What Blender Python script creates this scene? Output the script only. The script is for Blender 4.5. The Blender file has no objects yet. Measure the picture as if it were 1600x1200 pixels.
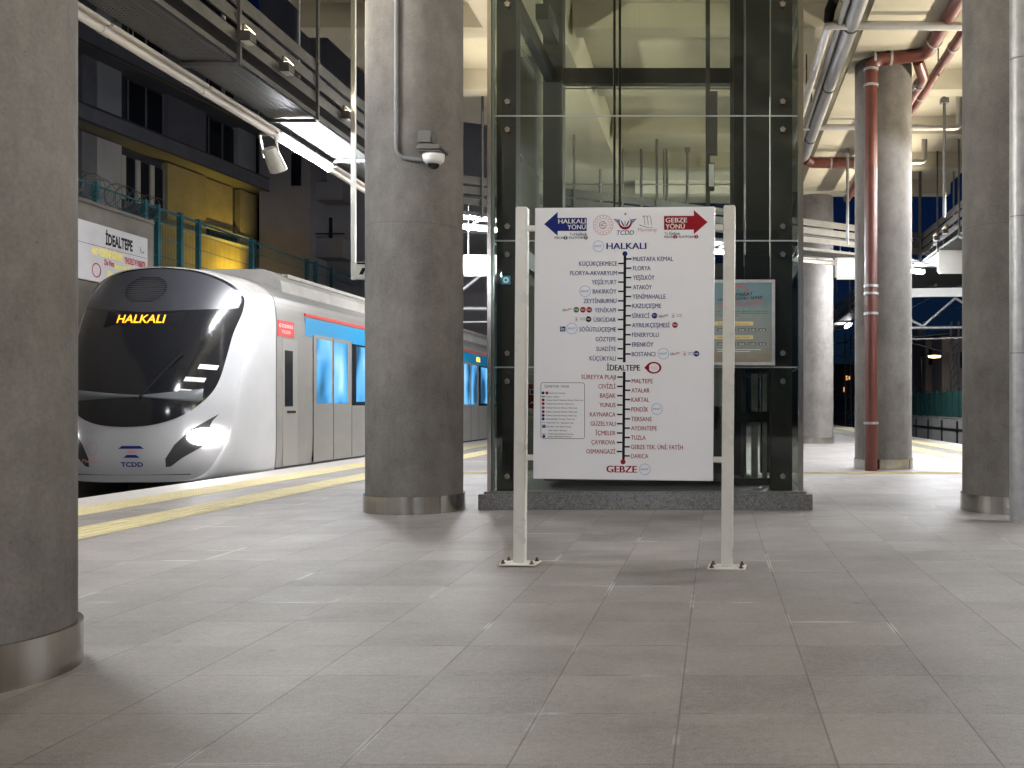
import bpy, bmesh, math, random
from mathutils import Vector, Matrix
random.seed(7)
S = bpy.context.scene
C = S.collection
F, U0, V0, H = 1530.0, 1118.0, 635.0, 1.1      # focal length and principal point in photo pixels, eye height

# ------------------------------------------------------------------ camera
cd = bpy.data.cameras.new('camera'); cam = bpy.data.objects.new('camera', cd); C.objects.link(cam)
cd.sensor_width = 36; cd.lens = 36 * F / 1600
cd.shift_x = -(U0 - 800) / 1600; cd.shift_y = (V0 - 600) / 1600
cam.location = (0, 0, H); cam.rotation_euler = (math.pi / 2, 0, 0)
cd.clip_start = 0.05; cd.clip_end = 3000
S.camera = cam
# ------------------------------------------------------------------ world: the night sky just after dusk
w = bpy.data.worlds.new('World'); S.world = w; w.use_nodes = True
nt = w.node_tree; bg = nt.nodes['Background']
sky = nt.nodes.new('ShaderNodeTexSky'); sky.sky_type = 'NISHITA'; sky.sun_disc = False
sky.sun_elevation = math.radians(8); sky.sun_rotation = math.radians(200)
tint = nt.nodes.new('ShaderNodeMixRGB'); tint.blend_type = 'MULTIPLY'; tint.inputs[0].default_value = 1; tint.inputs[2].default_value = (0.07, 0.2, 0.75, 1)
nt.links.new(sky.outputs[0], tint.inputs[1]); nt.links.new(tint.outputs[0], bg.inputs[0]); bg.inputs[1].default_value = 0.0016
S.view_settings.view_transform = 'Standard'; S.view_settings.look = 'None'
S.view_settings.gamma = 1; S.view_settings.exposure = 2.35
S.render.engine = 'CYCLES'
S.cycles.use_denoising = True
S.cycles.max_bounces = 8; S.cycles.diffuse_bounces = 4; S.cycles.glossy_bounces = 3
S.cycles.transparent_max_bounces = 24; S.cycles.transmission_bounces = 4
S.cycles.caustics_reflective = False; S.cycles.caustics_refractive = False
S.cycles.sample_clamp_indirect = 4.0

TUBE = 136.0     # emission of the fluorescent tubes
FLOOD = 118.0   # watts of the beams added to the small floodlights to brighten the deck
# ------------------------------------------------------------------ materials
MATS = {}
def mat(name, col, rough=0.6, metal=0.0, var=0.0, scale=4.0, bump=0.0, bscale=60.0, stretch=(1, 1, 1), col2=None, spec=None, emit=None, es=0.0, rvar=0.0):
    if name in MATS: return MATS[name]
    m = bpy.data.materials.new(name); m.use_nodes = True; t = m.node_tree; b = t.nodes['Principled BSDF']
    b.inputs['Roughness'].default_value = rough; b.inputs['Metallic'].default_value = metal
    b.inputs['Base Color'].default_value = (*col, 1)
    if spec is not None: b.inputs['Specular IOR Level'].default_value = spec
    if emit: b.inputs['Emission Color'].default_value = (*emit, 1); b.inputs['Emission Strength'].default_value = es
    if var or col2 or bump or rvar:
        tc = t.nodes.new('ShaderNodeTexCoord'); mp = t.nodes.new('ShaderNodeMapping'); mp.inputs['Scale'].default_value = stretch
        t.links.new(tc.outputs['Object'], mp.inputs[0])
    if var or col2:
        n = t.nodes.new('ShaderNodeTexNoise'); n.inputs['Scale'].default_value = scale; n.inputs['Detail'].default_value = 8; n.inputs['Roughness'].default_value = 0.65
        t.links.new(mp.outputs[0], n.inputs[0])
        r = t.nodes.new('ShaderNodeValToRGB'); r.color_ramp.elements[0].position = 0.3; r.color_ramp.elements[1].position = 0.7
        c2 = col2 or tuple(min(1, x * (1 + var)) for x in col); c1 = col if col2 else tuple(x * (1 - var) for x in col)
        r.color_ramp.elements[0].color = (*c1, 1); r.color_ramp.elements[1].color = (*c2, 1)
        t.links.new(n.outputs[0], r.inputs[0]); t.links.new(r.outputs[0], b.inputs['Base Color'])
        if rvar:
            mr = t.nodes.new('ShaderNodeMapRange'); mr.inputs['To Min'].default_value = rough - rvar; mr.inputs['To Max'].default_value = rough + rvar
            mr.inputs['From Min'].default_value = 0.3; mr.inputs['From Max'].default_value = 0.7
            t.links.new(n.outputs[0], mr.inputs[0]); t.links.new(mr.outputs[0], b.inputs['Roughness'])
    if bump:
        n2 = t.nodes.new('ShaderNodeTexNoise'); n2.inputs['Scale'].default_value = bscale; n2.inputs['Detail'].default_value = 4
        t.links.new(tc.outputs['Object'], n2.inputs[0])
        bp = t.nodes.new('ShaderNodeBump'); bp.inputs['Strength'].default_value = bump; bp.inputs['Distance'].default_value = 0.01
        t.links.new(n2.outputs[0], bp.inputs['Height']); t.links.new(bp.outputs[0], b.inputs['Normal'])
    MATS[name] = m; return m

def nodes_of(m): return m.node_tree, m.node_tree.nodes['Principled BSDF']

def floor_mat():
    m = mat('paving', (0.3, 0.29, 0.28), 0.45); t, b = nodes_of(m)
    N = t.nodes.new; L = t.links.new
    tc = N('ShaderNodeTexCoord'); sep = N('ShaderNodeSeparateXYZ'); L(tc.outputs['Object'], sep.inputs[0])
    def math_(op, a, bb=None, c=None):
        n = N('ShaderNodeMath'); n.operation = op
        for i, v in enumerate((a, bb, c)):
            if v is None: continue
            if isinstance(v, (int, float)): n.inputs[i].default_value = v
            else: L(v, n.inputs[i])
        return n.outputs[0]
    PX, PY = 0.505, 0.4975
    ux = math_('DIVIDE', math_('ADD', sep.outputs[0], 0.13 + 40 * PX), PX)
    uy = math_('DIVIDE', math_('ADD', sep.outputs[1], -3.01 + 60 * PY), PY)
    fx = math_('FRACT', ux); fy = math_('FRACT', uy)
    dx = math_('MULTIPLY', math_('MINIMUM', fx, math_('SUBTRACT', 1.0, fx)), PX)
    dy = math_('MULTIPLY', math_('MINIMUM', fy, math_('SUBTRACT', 1.0, fy)), PY)
    wob = N('ShaderNodeTexNoise'); wob.inputs['Scale'].default_value = 3.0; L(tc.outputs['Object'], wob.inputs[0])
    # joint mask: the joints along the platform are open and dark, the cross joints tight
    jx = math_('LESS_THAN', dx, math_('MULTIPLY', wob.outputs[0], 0.0068))
    jy = math_('LESS_THAN', dy, math_('MULTIPLY', math_('SUBTRACT', wob.outputs[0], 0.42), 0.022))
    j = math_('MAXIMUM', jx, jy)
    ix = math_('FLOOR', ux); iy = math_('FLOOR', uy)
    cmb = N('ShaderNodeCombineXYZ'); L(ix, cmb.inputs[0]); L(iy, cmb.inputs[1])
    wn = N('ShaderNodeTexWhiteNoise'); wn.noise_dimensions = '2D'; L(cmb.outputs[0], wn.inputs['Vector'])
    n1 = N('ShaderNodeTexNoise'); n1.inputs['Scale'].default_value = 0.9; n1.inputs['Detail'].default_value = 10; n1.inputs['Roughness'].default_value = 0.7; L(tc.outputs['Object'], n1.inputs[0])
    mp = N('ShaderNodeMapping'); mp.inputs['Scale'].default_value = (1.0, 3.2, 1); L(tc.outputs['Object'], mp.inputs[0])
    n2 = N('ShaderNodeTexNoise'); n2.inputs['Scale'].default_value = 2.2; n2.inputs['Detail'].default_value = 9; n2.inputs['Roughness'].default_value = 0.75; L(mp.outputs[0], n2.inputs[0])
    n3 = N('ShaderNodeTexNoise'); n3.inputs['Scale'].default_value = 140; n3.inputs['Detail'].default_value = 3; L(tc.outputs['Object'], n3.inputs[0])
    f = math_('ADD', math_('MULTIPLY', n1.outputs[0], 0.55), math_('MULTIPLY', n2.outputs[0], 0.45))
    f = math_('ADD', f, math_('MULTIPLY', math_('SUBTRACT', wn.outputs[0], 0.5), 0.1))
    f = math_('ADD', f, math_('MULTIPLY', math_('SUBTRACT', n3.outputs[0], 0.5), 0.42))
    n6 = N('ShaderNodeTexNoise'); n6.inputs['Scale'].default_value = 34; n6.inputs['Detail'].default_value = 5; n6.inputs['Roughness'].default_value = 0.8; L(tc.outputs['Object'], n6.inputs[0])
    f = math_('ADD', f, math_('MULTIPLY', math_('SUBTRACT', n6.outputs[0], 0.5), 0.4))
    rp = N('ShaderNodeValToRGB'); e = rp.color_ramp.elements
    e[0].position = 0.33; e[0].color = (0.125, 0.111, 0.103, 1); e[1].position = 0.66; e[1].color = (0.295, 0.266, 0.249, 1)
    e2 = e.new(0.5); e2.color = (0.216, 0.194, 0.182, 1); L(f, rp.inputs[0])
    # white efflorescence breaking out along some joints and in a few scuffs
    nw = N('ShaderNodeTexNoise'); nw.inputs['Scale'].default_value = 1.15; nw.inputs['Detail'].default_value = 6; L(tc.outputs['Object'], nw.inputs[0])
    near = math_('LESS_THAN', math_('MINIMUM', dx, dy), 0.012)
    ww = N('ShaderNodeMapRange'); ww.inputs['From Min'].default_value = 0.565; ww.inputs['From Max'].default_value = 0.64; L(nw.outputs[0], ww.inputs[0])
    n4 = N('ShaderNodeTexNoise'); n4.inputs['Scale'].default_value = 26; n4.inputs['Detail'].default_value = 6; n4.inputs['Roughness'].default_value = 0.8; L(mp.outputs[0], n4.inputs[0])
    sp = N('ShaderNodeMapRange'); sp.inputs['From Min'].default_value = 0.58; sp.inputs['From Max'].default_value = 0.72; L(n4.outputs[0], sp.inputs[0])
    white = math_('MULTIPLY', ww.outputs[0], math_('MAXIMUM', math_('MULTIPLY', near, 0.55), math_('MULTIPLY', sp.outputs[0], 0.45)))
    mx = N('ShaderNodeMixRGB'); L(white, mx.inputs[0]); L(rp.outputs[0], mx.inputs[1]); mx.inputs[2].default_value = (0.55, 0.53, 0.5, 1)
    # dark spots (old gum)
    vo = N('ShaderNodeTexVoronoi'); vo.inputs['Scale'].default_value = 1.7; L(tc.outputs['Object'], vo.inputs[0])
    n5 = N('ShaderNodeTexNoise'); n5.inputs['Scale'].default_value = 4.2; n5.inputs['Detail'].default_value = 7; n5.inputs['Roughness'].default_value = 0.7; L(mp.outputs[0], n5.inputs[0])
    smu = N('ShaderNodeMapRange'); smu.inputs['From Min'].default_value = 0.6; smu.inputs['From Max'].default_value = 0.72; L(n5.outputs[0], smu.inputs[0])
    gum = math_('MAXIMUM', math_('LESS_THAN', vo.outputs['Distance'], 0.034), math_('MULTIPLY', smu.outputs[0], 0.75))
    mg = N('ShaderNodeMixRGB'); L(math_('MULTIPLY', gum, 0.5), mg.inputs[0]); L(mx.outputs[0], mg.inputs[1]); mg.inputs[2].default_value = (0.1, 0.09, 0.085, 1)
    mj = N('ShaderNodeMixRGB'); L(math_('MULTIPLY', j, 0.62), mj.inputs[0]); L(mg.outputs[0], mj.inputs[1]); mj.inputs[2].default_value = (0.06, 0.052, 0.046, 1)
    L(mj.outputs[0], b.inputs['Base Color'])
    rr = N('ShaderNodeMapRange'); rr.inputs['From Min'].default_value = 0.3; rr.inputs['From Max'].default_value = 0.7
    rr.inputs['To Min'].default_value = 0.4; rr.inputs['To Max'].default_value = 0.72; L(n2.outputs[0], rr.inputs[0]); L(rr.outputs[0], b.inputs['Roughness'])
    bp = N('ShaderNodeBump'); bp.inputs['Strength'].default_value = 0.35; bp.inputs['Distance'].default_value = 0.004
    L(math_('SUBTRACT', n3.outputs[0], math_('MULTIPLY', j, 1.5)), bp.inputs['Height']); L(bp.outputs[0], b.inputs['Normal'])
    return m

def column_mat():
    m = mat('fair_faced_concrete', (0.2, 0.18, 0.165), 0.82, spec=0.25); t, b = nodes_of(m); N = t.nodes.new; L = t.links.new
    tc = N('ShaderNodeTexCoord')
    def noise(sc, det, ro, st):
        mp = N('ShaderNodeMapping'); mp.inputs['Scale'].default_value = st; L(tc.outputs['Object'], mp.inputs[0])
        n = N('ShaderNodeTexNoise'); n.inputs['Scale'].default_value = sc; n.inputs['Detail'].default_value = det; n.inputs['Roughness'].default_value = ro; L(mp.outputs[0], n.inputs[0]); return n.outputs[0]
    def M(op, a, c):
        n = N('ShaderNodeMath'); n.operation = op
        for i, v in enumerate((a, c)):
            if isinstance(v, (int, float)): n.inputs[i].default_value = v
            else: L(v, n.inputs[i])
        return n.outputs[0]
    big = noise(1.3, 6, .6, (1, 1, .8)); streak = noise(5, 5, .6, (1.6, 1.6, .09)); fine = noise(55, 4, .7, (1, 1, 1))
    f = M('ADD', M('MULTIPLY', big, .45), M('ADD', M('MULTIPLY', streak, .1), M('ADD', M('MULTIPLY', fine, .25), M('MULTIPLY', noise(7, 6, .7, (1, 1, .7)), .28))))
    r = N('ShaderNodeValToRGB'); e = r.color_ramp.elements; e[0].position = .4; e[0].color = (.086, .078, .072, 1); e[1].position = .68; e[1].color = (.198, .184, .172, 1); L(f, r.inputs[0])
    # blow holes and the line where two lifts of the formwork met
    v = N('ShaderNodeTexVoronoi'); v.inputs['Scale'].default_value = 9; L(tc.outputs['Object'], v.inputs[0])
    hole = M('LESS_THAN', v.outputs['Distance'], .055)
    sp = N('ShaderNodeSeparateXYZ'); L(tc.outputs['Object'], sp.inputs[0])
    line = M('LESS_THAN', M('ABSOLUTE', M('SUBTRACT', sp.outputs[2], M('ADD', 2.96, M('MULTIPLY', big, .03))), 0), .006)
    mx = N('ShaderNodeMixRGB'); L(M('MULTIPLY', M('MAXIMUM', hole, M('MULTIPLY', line, .6)), .5), mx.inputs[0]); L(r.outputs[0], mx.inputs[1]); mx.inputs[2].default_value = (.07, .06, .055, 1)
    L(mx.outputs[0], b.inputs['Base Color'])
    bp = N('ShaderNodeBump'); bp.inputs['Strength'].default_value = .3; bp.inputs['Distance'].default_value = .006; L(M('SUBTRACT', fine, hole), bp.inputs['Height']); L(bp.outputs[0], b.inputs['Normal'])
    return m

def perforated_mat():
    m = mat('perforated_steel', (0.1, 0.098, 0.097), 0.6, 0.1, var=0.12, scale=3); t, b = nodes_of(m)
    N = t.nodes.new; L = t.links.new
    tc = N('ShaderNodeTexCoord'); mp = N('ShaderNodeMapping'); mp.inputs['Scale'].default_value = (1, 1, 0); L(tc.outputs['Object'], mp.inputs[0])
    vs = N('ShaderNodeVectorMath'); vs.operation = 'SCALE'; vs.inputs['Scale'].default_value = 1 / 0.045; L(mp.outputs[0], vs.inputs[0])
    fr = N('ShaderNodeVectorMath'); fr.operation = 'FRACTION'; L(vs.outputs[0], fr.inputs[0])
    sb = N('ShaderNodeVectorMath'); sb.operation = 'SUBTRACT'; L(fr.outputs[0], sb.inputs[0]); sb.inputs[1].default_value = (0.5, 0.5, 0)
    ln = N('ShaderNodeVectorMath'); ln.operation = 'LENGTH'; L(sb.outputs[0], ln.inputs[0])
    gt = N('ShaderNodeMath'); gt.operation = 'GREATER_THAN'; gt.inputs[1].default_value = 0.27; L(ln.outputs['Value'], gt.inputs[0])
    L(gt.outputs[0], b.inputs['Alpha'])
    return m

def glass_mat(name, tint, gl=1.0):
    m = bpy.data.materials.new(name); m.use_nodes = True; t = m.node_tree; t.nodes.remove(t.nodes['Principled BSDF'])
    N = t.nodes.new; L = t.links.new
    o = t.nodes['Material Output']; tr = N('ShaderNodeBsdfTransparent'); tr.inputs[0].default_value = (*tint, 1)
    g = N('ShaderNodeBsdfGlossy'); g.inputs['Roughness'].default_value = 0.02; g.inputs[0].default_value = (0.9, 0.95, 0.93, 1)
    fr = N('ShaderNodeFresnel'); fr.inputs['IOR'].default_value = 1.5
    mu = N('ShaderNodeMath'); mu.operation = 'MULTIPLY'; mu.inputs[1].default_value = gl; L(fr.outputs[0], mu.inputs[0])
    mx = N('ShaderNodeMixShader'); L(mu.outputs[0], mx.inputs[0]); L(tr.outputs[0], mx.inputs[1]); L(g.outputs[0], mx.inputs[2]); L(mx.outputs[0], o.inputs[0])
    return m

def emit_mat(name, col, s):
    m = bpy.data.materials.new(name); m.use_nodes = True; b = m.node_tree.nodes['Principled BSDF']
    b.inputs['Base Color'].default_value = (*[min(0.8, c) for c in col], 1); b.inputs['Emission Color'].default_value = (*col, 1); b.inputs['Emission Strength'].default_value = s
    return m

M_floor = floor_mat(); M_perf = perforated_mat()
M_col = column_mat()
M_cap = mat('brushed_stainless', (0.42, 0.4, 0.37), 0.17, 1.0, var=0.12, scale=9, stretch=(3, 3, 0.1))
M_cream = mat('cream_painted_concrete', (0.42, 0.39, 0.315), 0.85, col2=(0.5, 0.465, 0.385), scale=0.7, bump=0.12, bscale=25, spec=0.2)
M_granite = mat('dark_granite', (0.05, 0.05, 0.053), 0.5, col2=(0.26, 0.255, 0.255), scale=55, spec=0.5)
M_steel_dark = mat('dark_painted_steel', (0.02, 0.0195, 0.02), 0.6, 0.0, var=0.2, scale=3)
M_galv = mat('galvanised_steel', (0.36, 0.36, 0.37), 0.48, 0.55, var=0.2, scale=8)
M_galv_dark = mat('dull_grey_steel', (0.075, 0.073, 0.073), 0.6, 0.2, var=0.25, scale=5)
M_white = mat('white_enamel', (0.72, 0.715, 0.69), 0.4, var=0.05, scale=3, rvar=0.06)
M_post = mat('off_white_enamel', (0.67, 0.65, 0.6), 0.3, var=0.05, scale=5, rvar=0.08)
M_board = mat('white_sign_sheet', (0.83, 0.825, 0.86), 0.38, var=0.025, scale=1.2)
M_black = mat('black_print', (0.008, 0.008, 0.009), 0.6, spec=.15)
M_navy = mat('navy_print', (0.008, 0.02, 0.17), 0.55, spec=.15)
M_red = mat('red_print', (0.3, 0.006, 0.014), 0.55, spec=.15)
M_blue = mat('sky_blue_print', (0.05, 0.2, 0.5), 0.45)
M_green = mat('green_print', (0.01, 0.12, 0.05), 0.45)
M_wprint = mat('white_print', (0.75, 0.75, 0.74), 0.45)
M_pale = mat('pale_red_print', (0.55, 0.25, 0.24), 0.5)
M_rust = mat('red_drain_pipe', (0.105, 0.028, 0.02), 0.42, var=0.22, scale=6, rvar=0.1)
M_gpipe = mat('grey_plastic_pipe', (0.17, 0.17, 0.18), 0.45, var=0.12, scale=4)
M_lpipe = mat('light_metal_pipe', (0.42, 0.41, 0.41), 0.4, 0.4, var=0.1, scale=5)
M_yellow = mat('yellow_tactile_tile', (0.48, 0.4, 0.2), 0.6, col2=(0.58, 0.51, 0.3), scale=2.5)
M_kerb = mat('pale_granite_edge', (0.42, 0.385, 0.36), 0.5, col2=(0.52, 0.485, 0.46), scale=30)
M_ballast = mat('track_ballast', (0.05, 0.045, 0.04), 0.95, col2=(0.13, 0.12, 0.11), scale=18, bump=1.0, bscale=14)
M_rail = mat('worn_rail_steel', (0.2, 0.17, 0.15), 0.35, 0.8, var=0.2)
M_conc_dark = mat('weathered_wall_concrete', (0.08, 0.07, 0.06), 0.9, col2=(0.15, 0.13, 0.11), scale=1.3, bump=0.3, bscale=20)
M_conc_wall = mat('pale_wall_concrete', (0.2, 0.2, 0.185), 0.9, col2=(0.33, 0.32, 0.3), scale=0.9, stretch=(1, 1, 0.25))
M_teal = mat('teal_fence_paint', (0.008, 0.06, 0.07), 0.5)
M_gfence = mat('green_fence_panel', (0.012, 0.06, 0.05), 0.6, var=0.3, scale=1.0)
M_lit = emit_mat('lit_fluorescent_tube', (0.93, 0.96, 1.0), TUBE)
M_unlit = mat('unlit_tube_diffuser', (0.62, 0.57, 0.53), 0.35)
M_glass = glass_mat('shaft_glass', (0.88, 0.905, 0.88), 0.6)
M_glass_edge = mat('glass_joint', (0.25, 0.28, 0.27), 0.3, 0.2)

# ------------------------------------------------------------------ mesh helpers
class MB:
    def __init__(s): s.v = []; s.f = []; s.mi = []; s.m = 0; s.smooth = []
    def add(s, vs, fs, smooth=False):
        o = len(s.v); s.v += [Vector(p) for p in vs]
        for f in fs: s.f.append([i + o for i in f]); s.mi.append(s.m); s.smooth.append(smooth)
        return s
    def box(s, x0, x1, y0, y1, z0, z1, ch=0.0):
        x0, x1 = min(x0, x1), max(x0, x1); y0, y1 = min(y0, y1), max(y0, y1); z0, z1 = min(z0, z1), max(z0, z1)
        if ch <= 0:
            vs = [(x0, y0, z0), (x1, y0, z0), (x1, y1, z0), (x0, y1, z0), (x0, y0, z1), (x1, y0, z1), (x1, y1, z1), (x0, y1, z1)]
            return s.add(vs, [(3, 2, 1, 0), (4, 5, 6, 7), (0, 1, 5, 4), (1, 2, 6, 5), (2, 3, 7, 6), (3, 0, 4, 7)])
        ch = min(ch, (x1 - x0) * .45, (y1 - y0) * .45, (z1 - z0) * .45)
        bm = bmesh.new(); bmesh.ops.create_cube(bm, size=1)
        for v in bm.verts: v.co = Vector(((x0 + x1) / 2 + v.co.x * (x1 - x0), (y0 + y1) / 2 + v.co.y * (y1 - y0), (z0 + z1) / 2 + v.co.z * (z1 - z0)))
        bmesh.ops.bevel(bm, geom=bm.edges[:], offset=ch, segments=2, affect='EDGES')
        bm.verts.index_update(); s.add([v.co.copy() for v in bm.verts], [[v.index for v in f.verts] for f in bm.faces]); bm.free(); return s
    def bar(s, a, b, w, h, up=(0, 0, 1)):
        a, b = Vector(a), Vector(b); d = (b - a).normalized(); up = Vector(up)
        if abs(d.dot(up)) > .95: up = Vector((1, 0, 0))
        sd = d.cross(up).normalized() * w / 2; u = sd.cross(d).normalized() * h / 2
        vs = [a - sd - u, a + sd - u, a + sd + u, a - sd + u, b - sd - u, b + sd - u, b + sd + u, b - sd + u]
        return s.add(vs, [(0, 1, 2, 3), (7, 6, 5, 4), (4, 5, 1, 0), (5, 6, 2, 1), (6, 7, 3, 2), (7, 4, 0, 3)])
    def tube(s, pts, r, n=12, cap=True, bend=0.0):
        P = [Vector(p) for p in pts]
        if bend > 0 and len(P) > 2:
            Q = [P[0]]
            for i in range(1, len(P) - 1):
                a, b, c = P[i - 1], P[i], P[i + 1]; k = min(bend, (a - b).length * .49, (c - b).length * .49)
                p0 = b + (a - b).normalized() * k; p2 = b + (c - b).normalized() * k
                for j in range(7):
                    t = j / 6; Q.append((1 - t) ** 2 * p0 + 2 * t * (1 - t) * b + t * t * p2)
            Q.append(P[-1]); P = Q
        rs = r if isinstance(r, (list, tuple)) else [r] * len(P)
        o = len(s.v); nrm = None; vs = []
        for i, p in enumerate(P):
            d = (P[min(i + 1, len(P) - 1)] - P[max(i - 1, 0)]).normalized()
            if nrm is None: nrm = d.orthogonal().normalized()
            else: nrm = (nrm - d * nrm.dot(d)).normalized()
            bi = d.cross(nrm)
            for k in range(n):
                a = 2 * math.pi * k / n; vs.append(p + (nrm * math.cos(a) + bi * math.sin(a)) * rs[i])
        fs = [(i * n + k, i * n + (k + 1) % n, (i + 1) * n + (k + 1) % n, (i + 1) * n + k) for i in range(len(P) - 1) for k in range(n)]
        s.add(vs, fs, True)
        if cap: s.add([vs[k] for k in range(n)], [tuple(reversed(range(n)))]); s.add(vs[-n:], [tuple(range(n))])
        return s
    def lathe(s, prof, cx, cy, n=48):
        vs = [(cx + r * math.cos(2 * math.pi * k / n), cy + r * math.sin(2 * math.pi * k / n), z) for r, z in prof for k in range(n)]
        fs = [(i * n + k, i * n + (k + 1) % n, (i + 1) * n + (k + 1) % n, (i + 1) * n + k) for i in range(len(prof) - 1) for k in range(n)]
        return s.add(vs, fs, True)
    def prism(s, poly, fn, d0, d1):      # extrude a 2-D polygon; fn(a, b, d) -> 3-D point
        n = len(poly); vs = [fn(a, b, d0) for a, b in poly] + [fn(a, b, d1) for a, b in poly]
        return s.add(vs, [tuple(range(n)), tuple(reversed(range(n, 2 * n)))] + [(i, i + n, (i + 1) % n + n, (i + 1) % n) for i in range(n)])
    def flat(s, poly, fn): return s.add([fn(a, b) for a, b in poly], [tuple(range(len(poly)))])
    def build(s, name, mats, root=None, world=True, bevel=0):
        off = Vector(root.location) if (root is not None and world) else Vector()
        # world=True: coordinates are world ones, made local to the thing's base
        me = bpy.data.meshes.new(name); me.from_pydata([tuple(v - off) for v in s.v], [], s.f)
        for m in (mats if isinstance(mats, (list, tuple)) else [mats]): me.materials.append(m)
        for p, i, sm in zip(me.polygons, s.mi, s.smooth): p.material_index = i; p.use_smooth = sm
        bm = bmesh.new(); bm.from_mesh(me); bmesh.ops.recalc_face_normals(bm, faces=bm.faces); bm.to_mesh(me); bm.free()
        me.update(); o = bpy.data.objects.new(name, me); C.objects.link(o)
        if root is not None: o.parent = root
        if bevel:
            md = o.modifiers.new('bevel', 'BEVEL'); md.width = bevel; md.segments = 2; md.limit_method = 'ANGLE'
        return o

def tag(o, label=None, cat=None, group=None, kind=None):
    if label: o['label'] = label
    if cat: o['category'] = cat
    if group: o['group'] = group
    if kind: o['kind'] = kind
    return o
def thing(name, label, cat, loc=(0, 0, 0), rot=(0, 0, 0), group=None):
    o = bpy.data.objects.new(name, None); C.objects.link(o); o.location = loc; o.rotation_euler = rot; o.empty_display_size = .2
    return tag(o, label, cat, group)
def dup(root, loc, label, rotz=None, group=None):
    r = root.copy(); C.objects.link(r); r.location = loc; r['label'] = label
    if rotz is not None: r.rotation_euler = (0, 0, rotz)
    if group: r['group'] = group
    for ch in list(root.children):
        c = ch.copy(); C.objects.link(c); c.parent = r
        for g in ch.children:
            d = g.copy(); C.objects.link(d); d.parent = c
    return r
def struct(o): o['kind'] = 'structure'; return o
def at(u, v, Y): return Vector(((u - U0) / F * Y, Y, H - (v - V0) / F * Y))

_tc = {}
def glyphs(body, bold=0.0, shear=0.0):
    k = (body, bold, shear)
    if k not in _tc:
        c = bpy.data.curves.new('text', 'FONT'); c.body = body; c.offset = bold; c.shear = shear; c.resolution_u = 3
        o = bpy.data.objects.new('text', c); C.objects.link(o); bpy.context.view_layer.update()
        m = bpy.data.meshes.new_from_object(o)
        vs = [v.co.copy() for v in m.vertices]; fs = [list(p.vertices) for p in m.polygons]
        bpy.data.objects.remove(o); bpy.data.curves.remove(c); bpy.data.meshes.remove(m); _tc[k] = (vs, fs)
    return _tc[k]
def text(mb, body, x0, x1, base, cap, fn, bold=0.0, shear=0.0):
    vs, fs = glyphs(body, bold, shear)
    a = min(v.x for v in vs); b = max(v.x for v in vs); kx = (x1 - x0) / (b - a); ky = cap / 0.70
    mb.add([fn(x0 + (v.x - a) * kx, base + v.y * ky) for v in vs], fs)
def disc(mb, x, y, r, fn, n=24, r0=0.0, a0=0, a1=360):
    A = [math.radians(a0 + (a1 - a0) * i / n) for i in range(n + 1)]
    o = [(x + r * math.cos(a), y + r * math.sin(a)) for a in A]
    if r0 > 0:
        i_ = [(x + r0 * math.cos(a), y + r0 * math.sin(a)) for a in A]
        mb.add([fn(*p) for p in o + i_], [(k, k + 1, k + n + 2, k + n + 1) for k in range(n)])
    else: mb.add([fn(*p) for p in o[:-1]], [tuple(range(n))])

# ================================================================== SETTING
EL, ER = -7.6, 7.16           # platform edges
b = MB(); b.box(EL + .7, ER - .6, -14, 75, -1.2, 0); struct(b.build('platform', M_floor))
b = MB()
for x0, x1 in ((EL, EL + .696), (ER - .596, ER)):
    for k in range(72): b.box(x0, x1, -14 + k * 1.2 + .003, -14 + (k + 1) * 1.2 - .003, -.28, .004, .006)
    b.box(x0 + (.12 if x0 < 0 else 0), x1 - (.12 if x0 > 0 else 0), -14, 72, -1.2, -.284)
struct(b.build('platform_edge', M_kerb))
b = MB(); b.box(-400, 400, -200, 1500, -1.6, -1.5); struct(b.build('ground', M_ballast))
b = MB(); b.box(-11.9, EL - .02, -30, 140, -1.5, -1.02); b.box(ER + .02, 11.4, -30, 140, -1.5, -1.02); struct(b.build('track_ballast', M_ballast))
b = MB()
for cx in (-9.2, 9.0):
    for s in (-1, 1):
        x = cx + s * .75; b.box(x - .035, x + .035, -30, 140, -.87, -.83); b.box(x - .01, x + .01, -30, 140, -.98, -.87); b.box(x - .07, x + .07, -30, 140, -1.0, -.98)
struct(b.build('rails', M_rail))
b = MB()
for cx in (-9.2, 9.0):
    for k in range(110): b.box(cx - 1.25, cx + 1.25, -6 + k * .62, -5.75 + k * .62, -1.15, -1.0, .02)
struct(b.build('sleepers', M_conc_wall))

def tactile(name, x0, x1, y0, y1, dots, along='y'):
    b = MB(); b.box(x0, x1, y0, y1, 0.0, .006)
    if dots:
        n = round((x1 - x0) / .0625)
        for i in range(n):
            x = x0 + (i + .5) * (x1 - x0) / n
            for k in range(int((min(y1, 24) - y0) / .0625)):
                y = y0 + (k + .5) * .0625; r = .017
                b.add([(x + r * cx_, y + r * cy_, .006) for cx_, cy_ in _oct] + [(x + .6 * r * cx_, y + .6 * r * cy_, .012) for cx_, cy_ in _oct],
                      [(q, (q + 1) % 6, (q + 1) % 6 + 6, q + 6) for q in range(6)] + [(6, 7, 8, 9, 10, 11)])
    else:
        if along == 'y':
            n = 4
            for i in range(n):
                x = x0 + (i + .5) * (x1 - x0) / n
                for k in range(int((y1 - y0) / .505)): b.box(x - .018, x + .018, y0 + k * .505 + .02, y0 + (k + 1) * .505 - .02, .006, .0115, .003)
        else:
            for i in range(4):
                y = y0 + (i + .5) * (y1 - y0) / 4; b.box(x0, x1, y - .018, y + .018, .006, .0115, .003)
    return struct(b.build(name, M_yellow))
_oct = [(math.cos(k * math.pi / 3), math.sin(k * math.pi / 3)) for k in range(6)]
tactile('tactile_paving', -6.92, -6.39, 5, 60, True)
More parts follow.
